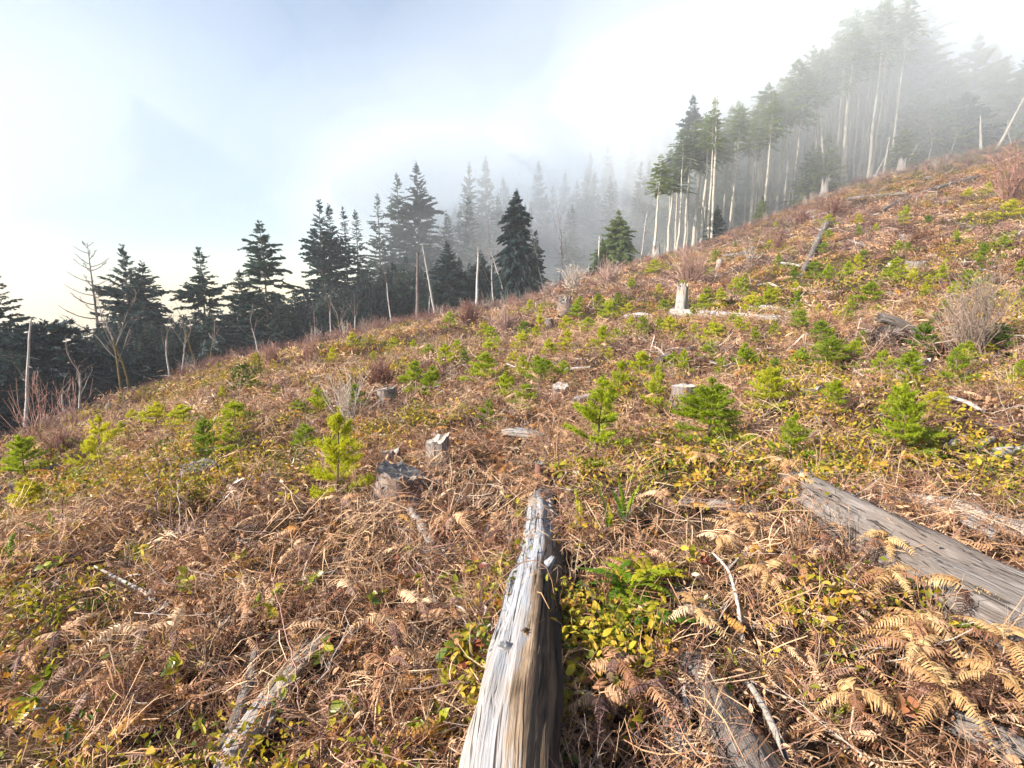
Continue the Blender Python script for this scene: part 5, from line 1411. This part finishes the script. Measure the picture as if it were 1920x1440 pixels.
SAL = [(915, 1105, 16, .052, .15, 'yellow-green salal sprig against the lit side of the silvery log'), (935, 1150, 12, .048, .25, 'lower salal sprig pressed against the silvery log'), (890, 1250, 18, .056, .45, 'reddening salal sprig beside the silvery log'), (860, 1300, 16, .058, .25, 'large green salal sprig below the reddening one'),
       (905, 1290, 12, .056, .2, 'salal sprig tucked under the silvery log'), (810, 1130, 10, .046, .1, 'green salal sprig uphill of the pale bracken fan'), (840, 1155, 9, .046, .2, 'small salal sprig with orange tips above the bracken fan'), (700, 1165, 9, .046, .2, 'yellow salal leaves at the tip of the broken log'),
       (500, 1180, 10, .048, .1, 'bright yellow salal sprig in the brown bracken'), (372, 1145, 6, .055, 0, 'pair of large yellow leaves standing alone in brown bracken'), (590, 1120, 7, .042, .1, 'small yellow leaf sprig beyond the broken log'), (95, 1100, 6, .048, 0, 'yellow leaf sprig near the pale dry stick'),
       (335, 1300, 7, .05, .05, 'green leaf sprig in the shadowed hollow'), (105, 1330, 6, .05, .2, 'orange-yellow leaf sprig in tan bracken near the picture edge'), (1655, 1375, 7, .045, .6, 'large reddish and green leaves near the bottom edge under golden bracken'), (1600, 1385, 6, .045, .6, 'dark red leaf cluster near the bottom edge'),
       (1030, 915, 9, .06, .1, 'bright yellow leaf cluster at the far tip of the silvery log'), (965, 985, 8, .045, .2, 'yellow leaf sprig where the silvery log narrows'), (1410, 1110, 5, .05, .3, 'yellow leaf sprig behind the forked stick'), (1330, 1105, 6, .05, .4, 'green and red leaf sprig under the small tan bracken'),
       (640, 1420, 7, .05, .1, 'green leaf sprig at the bottom edge beyond the broken log'), (800, 1420, 8, .05, .1, 'green leaf sprig at the bottom edge near the silvery log'), (440, 1085, 6, .04, .2, 'small leaf sprig above the yellow leaf pair'), (760, 1080, 7, .042, .4, 'reddish leaf sprig near the pale curved stick'),
       (620, 1260, 6, .046, .2, 'yellow leaf sprig beside the broken splintered log'), (60, 1390, 7, .06, 0, 'pale green broad leaves at the bottom corner'), (1460, 985, 6, .042, .1, 'mossy green leaf sprig below the tan bracken'), (960, 1080, 8, .05, .1, 'salal sprig at the shoulder of the silvery log')]
for k, (u, v, n, sz, rd, lab) in enumerate(SAL): add_salal(u, v, n, sz, lab, 3000 + k, rd)

# grass tufts
def add_tuft(u, v, hpx, n, mat, label, seed, spread=.45):
    p = hit(u, v); h = px(p, hpx)
    t = thing('grass_tuft', label, 'grass tuft', p, group='grass tufts near the viewer')
    part('blades', blades(seed, n, h, max(.0018, px(p, .9)), spread, mat, curve=.7, base_r=h * .15), t, kind='stuff')
add_tuft(265, 1050, 50, 70, 'grass', 'bright lime grass tuft on the lower brown slope', 1)
add_tuft(205, 925, 62, 60, 'straw', 'pale dry grass tuft at the foot of the dense dark fir', 2, .25)
add_tuft(170, 1145, 55, 26, 'grass', 'thin green grass tuft near the pale dry stick', 3)
add_tuft(1560, 1350, 60, 26, 'grass', 'lime grass blades near the bottom edge under golden bracken', 4, .7)
add_tuft(1500, 1300, 90, 60, 'straw', 'dry straw tuft between the plank-like log and the bracken', 5, .6)
add_tuft(1430, 1260, 90, 60, 'straw', 'dry straw tuft over the end of the plank-like log', 6, .7)
add_tuft(1540, 1220, 80, 50, 'straw', 'dry straw tuft below the drooping tan bracken', 7, .6)
add_tuft(1850, 920, 40, 60, 'straw', 'golden dry grass clump beyond the bleached log', 8, .6)
add_tuft(1450, 1420, 90, 60, 'straw', 'dry straw tuft at the bottom edge by the plank-like log', 9, .7)
add_tuft(600, 1330, 80, 46, 'straw', 'grey dry stems over the broken splintered log', 10, .6)
add_tuft(900, 930, 40, 40, 'straw', 'dry grass tuft uphill of the silvery log', 11, .6)

# bramble canes and arching stems
def add_cane(pts, r, mat, label, seed, thorny=True):
    P0 = [Vector(gp(u, v, l)) for (u, v, l) in pts]; c = P0[0]
    P, s = resample([tuple(q - c) for q in P0], 22)
    P[1:-1] += np.random.RandomState(seed).normal(0, .004, (20, 3))
    t = thing('dry_cane', label, 'cane', c)
    mb = MB(); btube(mb, P[None], np.linspace(r, r * .6, 22)[None], 6)
    part('stem', mb.mesh('stem', M[mat], smooth=True), t)
    g = np.random.RandomState(seed); n = 7
    for k in range(4):
        i = g.randint(4, 20); d = unit(g.normal(0, 1, 3) + np.array([0, 0, .5])) * g.uniform(.03, .08)
        mb = MB(); btube(mb, np.array([[P[i], P[i] + d * .5, P[i] + d + g.normal(0, .006, 3)]]), np.array([[r * .5, r * .4, r * .25]]), 3)
        part('side_twig', mb.mesh('side_twig', M[mat]), t)
add_cane([(1290, 845, .10), (1345, 850, .16), (1400, 880, .18), (1450, 950, .16), (1490, 1030, .14), (1530, 1110, .03)], .0045, 'twig', 'dark bramble cane arching over the tan bracken', 1)
add_cane([(905, 1190, .02), (925, 1170, .22), (985, 1163, .36), (1030, 1180, .34), (1050, 1215, .10)], .0035, 'straw', 'thin dry stem arched over the silvery log', 2)
add_cane([(1055, 1345, .14), (1130, 1343, .16), (1210, 1335, .16), (1290, 1342, .12)], .0035, 'rust', 'straight rusty stalk beside the silvery log near the bottom edge', 3)
add_cane([(1550, 1160, .10), (1610, 1095, .16), (1700, 1045, .24), (1800, 1045, .30), (1900, 1075, .25)], .004, 'straw', 'long straw-coloured cane lying across the thick grey log', 4)
add_cane([(1190, 1040, .04), (1210, 1030, .14), (1260, 1030, .18), (1310, 1065, .08)], .0025, 'straw', 'pale arched stem uphill of the green sword fern', 5)
add_cane([(1770, 1370, .06), (1790, 1330, .14), (1810, 1290, .18), (1880, 1230, .16)], .004, 'straw', 'forked straw-coloured stalk in the corner bracken', 6)
add_cane([(690, 780, .05), (720, 818, .22), (745, 822, .24), (790, 850, .04)], .0035, 'twig', 'dark cane arching between the tallest fir and the stumps', 7)
add_cane([(600, 1010, .02), (606, 940, .25), (612, 900, .42)], .004, 'grey_twig', 'thin upright grey stem in front of the tallest bright fir', 8)
add_cane([(118, 1010, .02), (114, 900, .35), (112, 850, .55)], .004, 'twig', 'thin upright dark stem above the lower ferns', 9)
add_cane([(290, 1080, .02), (297, 1010, .2), (308, 950, .38)], .004, 'twig', 'dark thin stem, first of three together beside the lime grass', 10)
add_cane([(318, 1075, .02), (325, 1000, .2), (330, 940, .38)], .004, 'twig', 'dark thin stem, second of three together beside the lime grass', 11)
add_cane([(345, 1080, .02), (343, 1010, .2), (340, 970, .32)], .0035, 'grey_twig', 'grey thin stem, third of three together beside the lime grass', 12)
add_cane([(380, 1345, .03), (390, 1270, .2), (398, 1240, .24), (360, 1228, .22)], .003, 'straw', 'bent straw stalk hooked over the shadowed hollow', 13)
add_cane([(570, 1440, .03), (560, 1330, .2), (535, 1250, .3), (520, 1200, .36)], .0035, 'red_twig', 'thin reddish stem rising before the broken log', 14)

# bleached sticks strewn over the slope
g = np.random.RandomState(77)
STK = [(1590, 455, 40), (1650, 405, -30), (1745, 412, 34), (1640, 560, 46), (1730, 620, -40), (1420, 540, 40), (1330, 690, 50), (1120, 690, -46), (1450, 720, 50), (1640, 800, 60), (1880, 560, 50), (1560, 560, -40), (1180, 650, 40), (930, 700, 36), (1500, 345 + 60, 30), (1800, 430, 44), (1860, 520, -40), (860, 770, 50), (700, 830, 60), (1250, 820, -60)]
seen = {}
for (u, v, L) in STK:
    d = [math.hypot(u - a, (v - b) * 1.5) for (_, a, b) in LAND]; k = int(np.argmin(d)); n, a, b = LAND[k]
    rel = ('beside' if abs(u - a) > abs(v - b) * 1.5 else ('uphill of' if v < b else 'downhill of'))
    c = seen[(n, rel)] = seen.get((n, rel), 0) + 1
    lay_log(f'thin bleached stick lying {rel} {n}' + ('' if c == 1 else f', {ORD[c - 1]} of them'), [(u, v), (u + L * .55, v + abs(L) * g.uniform(-.25, .25)), (u + L, v + abs(L) * g.uniform(-.35, .35))], [1.6, 2.0, 1.3], 'white_log' if c % 2 else 'grey_log', 200 + int(u), jag=(.01, .02), name='bleached_stick', group='bleached sticks on the slope', segs=14, sides=8)
# ================================================================ ground cover
g = np.random.RandomState(21)
NEARP = []
for k in range(8): NEARP.append(frond(4000 + k, L=.11 + .025 * (k % 4), pairs=11 + k % 4, pl=.030, arch=.1, droop=.3 + .12 * (k % 3), curl=.6, mat='dry' if k % 4 else 'dry_dull', w=.0052, bend=.3 * math.sin(k * 2.0)))
for k in range(3): NEARP.append(frond(4020 + k, L=.18, pairs=12, pl=.04, arch=.15, droop=.5, curl=.8, mat='rust', w=.008, bend=.2))
for k in range(4): NEARP.append(strewn(4030 + k, 14, .06, .22, .0016, 'straw', lift=.07))
for k in range(3): NEARP.append(strewn(4040 + k, 18, .07, .16, .0018, 'dry' if k else 'red_twig', lift=.07))
for k in range(3): NEARP.append(leaf_heap(4050 + k, 9, .05, .030, 'dry', lift=.05))
for k in range(3): NEARP.append(twig_mesh(4060 + k, .26, .0028, 'twig'))
for k in range(2): NEARP.append(twig_mesh(4064 + k, .30, .0026, 'grey_twig', 3))
for k in range(3): NEARP.append(leaf_heap(4070 + k, 9, .05, .032, 'green_ground', lift=.10))
for k in range(2): NEARP.append(strewn(4080 + k, 3, .04, .10, .006, 'chip', lift=.03))
for k in range(3): NEARP.append(leaf_heap(4085 + k, 9, .05, .032, 'gold_ground', lift=.10))
for k in range(2): NEARP.append(blades(4090 + k, 10, .16, .0016, .6, 'straw', curve=.8))
for k in range(4): NEARP.append(bare_bush(4100 + k, 5, .26, .55, ('twig', 'red_twig', 'straw', 'dry')[k], 3, .0017))
W_NEAR = np.array([3.2] * 8 + [.7] * 3 + [1.3] * 4 + [2.2] * 3 + [1.8] * 3 + [1.5] * 3 + [1.1] * 2 + [.35] * 3 + [.25] * 2 + [.45] * 3 + [.4] * 2 + [1.0] * 4)
GREEN_I = np.array([26, 27, 28, 31, 32, 33])

def bands(dmin, dmax, dens, seed, thmin=-58, thmax=58):
    """random points of a ring sector, dens pieces to the square metre"""
    g = np.random.RandomState(seed)
    area = .5 * R(thmax - thmin) * (dmax ** 2 - dmin ** 2)
    n = int(area * dens)
    D = np.sqrt(g.uniform(dmin ** 2, dmax ** 2, n)); T = np.radians(g.uniform(thmin, thmax, n))
    x, y = D * np.sin(T), D * np.cos(T)
    th = np.degrees(T); de = np.interp(th, TH, T_DE)
    k = (D < de * 1.04) & (g.uniform(0, 1, n) < np.clip(.62 + 1.0 * vn(x / .55, y / .55, seed=91) + .6 * vn(x / 2.1, y / 2.1, seed=92), .32, 1))
    return x[k], y[k], D[k], g

def cover(name, label, cat, protos, weights, bandlist, seed, size, tilt, lift, green=None, gfreq=3.0, gth=.25, dull=None):
    XS, RS, SS, IS = [], [], [], []
    for bi, (a, b, dn, sm) in enumerate(bandlist):
        x, y, D, g = bands(a, b, dn, seed + bi)
        n = len(x)
        z = ground(x, y) + g.uniform(0, 1, n) ** 1.3 * lift * sm
        pr = weights / weights.sum()
        ix = g.choice(len(protos), n, p=pr)
        if green is not None:
            m = vn(x / gfreq, y / gfreq, seed=77) + .5 * vn(x / gfreq * 2.7, y / gfreq * 2.7, seed=78)
            sel = (m > gth) & (g.uniform(0, 1, n) < .55)
            ix = np.where(sel, g.choice(green, n), ix)
            ng = np.isin(ix, green) & (m < gth - .25) & (g.uniform(0, 1, n) < .8)
            ix = np.where(ng, 0, ix)
        if dull is not None:      # patches of darker brush and slash
            m = vn(x / 7.0, y / 7.0, seed=81) + .6 * vn(x / 2.6, y / 2.6, seed=82)
            ix = np.where((m > .15) & (g.uniform(0, 1, n) < .7), g.choice(dull, n), ix)
        XS.append(np.stack([x, y, z], 1)); IS.append(ix)
        RS.append(np.stack([g.normal(0, tilt, n), -.18 + g.normal(0, tilt, n), g.uniform(0, 6.283, n)], 1))
        SS.append(size * sm * g.uniform(.6, 1.35, n))
    return scatter(name, label, cat, protos, np.concatenate(XS), np.concatenate(RS), np.concatenate(SS), np.concatenate(IS))

cover('bracken_litter', 'brown dead bracken, straws and twigs matted over the near slope', 'litter', NEARP, W_NEAR,
      [(.8, 3.0, 1050, 1.0), (3.0, 6.0, 660, 1.1), (6.0, 10.0, 330, 1.2), (10.0, 16.0, 170, 1.5)], 50, 1.0, .42, .15, green=GREEN_I, gfreq=1.3, gth=.36)

FARP = []
for k in range(5):
    gg = np.random.RandomState(5000 + k); mb = MB()
    # heap of dead bracken seen from afar
    n = 95; a = gg.uniform(0, 6.283, n); ln = gg.uniform(.08, .24, n)
    c = np.stack([gg.normal(0, .26, n), gg.normal(0, .26, n), gg.uniform(0, .09, n)], 1)
    d = np.stack([np.cos(a), np.sin(a), gg.normal(0, .3, n)], 1); sdv = unit(np.cross(d, gg.normal(0, 1, (n, 3)) + np.array([0, 0, 1.5]))) * .014
    q = c + d * ln[:, None] * .55 + np.array([0, 0, .04])
    mb.quads(c - sdv * .5, c + sdv * .5, q + sdv, q - sdv); mb.tris(q - sdv, q + sdv, c + d * ln[:, None])
    FARP.append(mb.mesh('heap', M[('dry', 'dry_dull', 'dry', 'dry_dull', 'rust')[k]]))
for k in range(2): FARP.append(strewn(5020 + k, 16, .22, .5, .007, 'straw', lift=.08))
for k in range(2): FARP.append(strewn(5030 + k, 7, .25, .7, .012, 'grey_twig', lift=.08))
for k in range(3): FARP.append(leaf_heap(5040 + k, 22, .18, .10, 'green_ground', lift=.2))
for k in range(2): FARP.append(bare_bush(5050 + k, 16, .45, .7, 'red_twig', 3, .007))
FARP.append(strewn(5060, 3, .15, .35, .03, 'chip', lift=.06))
for k in range(3): FARP.append(leaf_heap(5070 + k, 22, .18, .09, 'gold_ground', lift=.14))
FARP.append(strewn(5075, 4, .35, 1.3, .018, 'grey_twig', lift=.12, segs=4))
FARP.append(bare_bush(5061, 14, .5, .8, 'twig', 3, .009))
W_FAR = np.array([3] * 4 + [1.5] + [1.1] * 2 + [.9] * 2 + [.8] * 3 + [1.1] * 2 + [.35] + [.7] * 3 + [.5, 1.2])
cover('slope_litter', 'orange-brown dead bracken and brush covering the far slope', 'litter', FARP, W_FAR,
      [(9, 16, 12, .7), (16, 30, 11, .85), (30, 50, 9, 1.0), (50, 90, 6.5, 1.15)], 150, 1.0, .3, .12, green=np.array([9, 10, 11, 15, 16, 17]), gfreq=4.0, gth=.05, dull=np.array([1, 3, 1, 3, 7, 8, 12, 13, 18, 19]))

# bare brush along the edge of the clearing
BR = [bare_bush(5100 + k, 26, 1.0, .33, 'red_twig', 4, .011) for k in range(3)] + [bare_bush(5110, 18, 1.3, .3, 'grey_twig', 3, .011)]
g = np.random.RandomState(31)
u = np.concatenate([g.uniform(-250, 350, 260), g.uniform(350, 1180, 700)]); pts = []
u = np.concatenate([u, g.uniform(1180, 1960, 420)])
for uu in u:
    ve, de = edge_at(uu); D = de * (1 + g.normal(-.01, .055)); p = at(uu, ve, D); pts.append((p.x, p.y, float(ground(p.x, p.y)) - .05))
pts = np.array(pts)
scatter('edge_brush', 'reddish leafless brush growing along the edge of the clearing', 'brush', BR, pts, np.stack([g.normal(0, .1, len(u)), g.normal(0, .1, len(u)), g.uniform(0, 6.28, len(u))], 1), g.uniform(.3, 1.1, len(u)) * np.interp(u, [-250, 100, 300, 500, 960, 1180, 1960], [.5, .55, .7, 1.0, 1.25, .9, 1.0]), g.choice(4, len(u), p=[.3, .3, .3, .1]))

# ================================================================ air
def volume_mat(name, dens, col, aniso):
    m, N, L, out = new_mat(name)
    v = N.new('ShaderNodeVolumePrincipled')
    v.inputs['Color'].default_value = (*col, 1); v.inputs['Density'].default_value = dens; v.inputs['Anisotropy'].default_value = aniso
    L.new(v.outputs[0], out.inputs['Volume'])
    return m
def haze():
    me = bpy.data.meshes.new('haze')
    a, z0, z1 = 395.0, HAZE_Z0, HAZE_Z1
    V = [(-a, -a, z0), (a, -a, z0), (a, a, z0), (-a, a, z0), (-a, -a, z1), (a, -a, z1), (a, a, z1), (-a, a, z1)]
    me.from_pydata(V, [], [(0, 3, 2, 1), (4, 5, 6, 7), (0, 1, 5, 4), (1, 2, 6, 5), (2, 3, 7, 6), (3, 0, 4, 7)])
    me.materials.append(volume_mat('haze_air', HAZE_D, (.96, .98, 1.0), 0.0))
    whole('haze', me, 'pale even haze in the air over the whole hillside', 'haze', kind='stuff')
HAZE_Z0, HAZE_Z1, HAZE_D = -95.0, 62.0, .0010
haze()
FOGM = volume_mat('fog_air', .012, (.88, .905, .93), 0.0)
def fog_bank(label, c, r, seed, dens=None, turn=0.0, alb=.868):
    """a billow of fog lying in the dip"""
    nth, nph = 96, 52
    th = np.linspace(0, 2 * math.pi, nth, endpoint=False); ph = np.linspace(0, math.pi, nph)
    T, P = np.meshgrid(th, ph, indexing='ij')
    X, Y, Z = np.sin(P) * np.cos(T), np.sin(P) * np.sin(T), np.cos(P)
    k = 1 + .16 * vn(X * 1.6, Y * 1.6, Z * 1.6, seed) + .07 * vn(X * 3.5, Y * 3.5, Z * 3.5, seed + 1)
    V = np.stack([X * k * r[0], Y * k * r[1], Z * k * r[2]], -1).reshape(-1, 3)
    ct, st = math.cos(turn), math.sin(turn)
    V = np.stack([V[:, 0] * ct - V[:, 1] * st, V[:, 0] * st + V[:, 1] * ct, V[:, 2]], 1) + np.array(c)
    idx = np.arange(nth * nph).reshape(nth, nph); nx = np.roll(idx, -1, 0)
    F = np.stack([idx[:, :-1], idx[:, 1:], nx[:, 1:], nx[:, :-1]], -1).reshape(-1, 4)
    mb = MB(); mb.add(V, F)
    me = mb.mesh('fog_bank', FOGM if dens is None else volume_mat('fog_air', dens, (alb * .985, alb * 1.005, alb * 1.015), 0.0), smooth=True)
    return me

def billow(label, c, r, seed, dens, n=7, turn=0.0, alb=.868):
    """one bank of fog, thin at its skin and thicker inwards"""
    t = thing('fog_bank', label, 'fog', c); t['kind'] = 'stuff'
    for k in range(n):
        f = 1 - .12 * k
        part('fog_layer', fog_bank(label, (0, 0, 0), [q * f for q in r], seed + k * 5, dens * (.35 + 1.3 * k / (n - 1)), turn, alb), t)
billow('white fog bank filling the dip between the two parts of the forest', (24, 118, -2), (68, 64, 33), 1, .0110, alb=.955)
billow('fog hanging in the tall pale stems uphill', (49, 86, 25), (71, 43, 26), 2, .0110, turn=R(24), alb=.945)
billow('wisp of mist behind the tallest lower conifers', (-16, 104, 20), (34, 34, 22), 5, .0040, 5, alb=.93)
billow('thin mist high over the lower woods', (-160, 170, 50), (170, 100, 80), 4, .0010, 7, alb=.92)
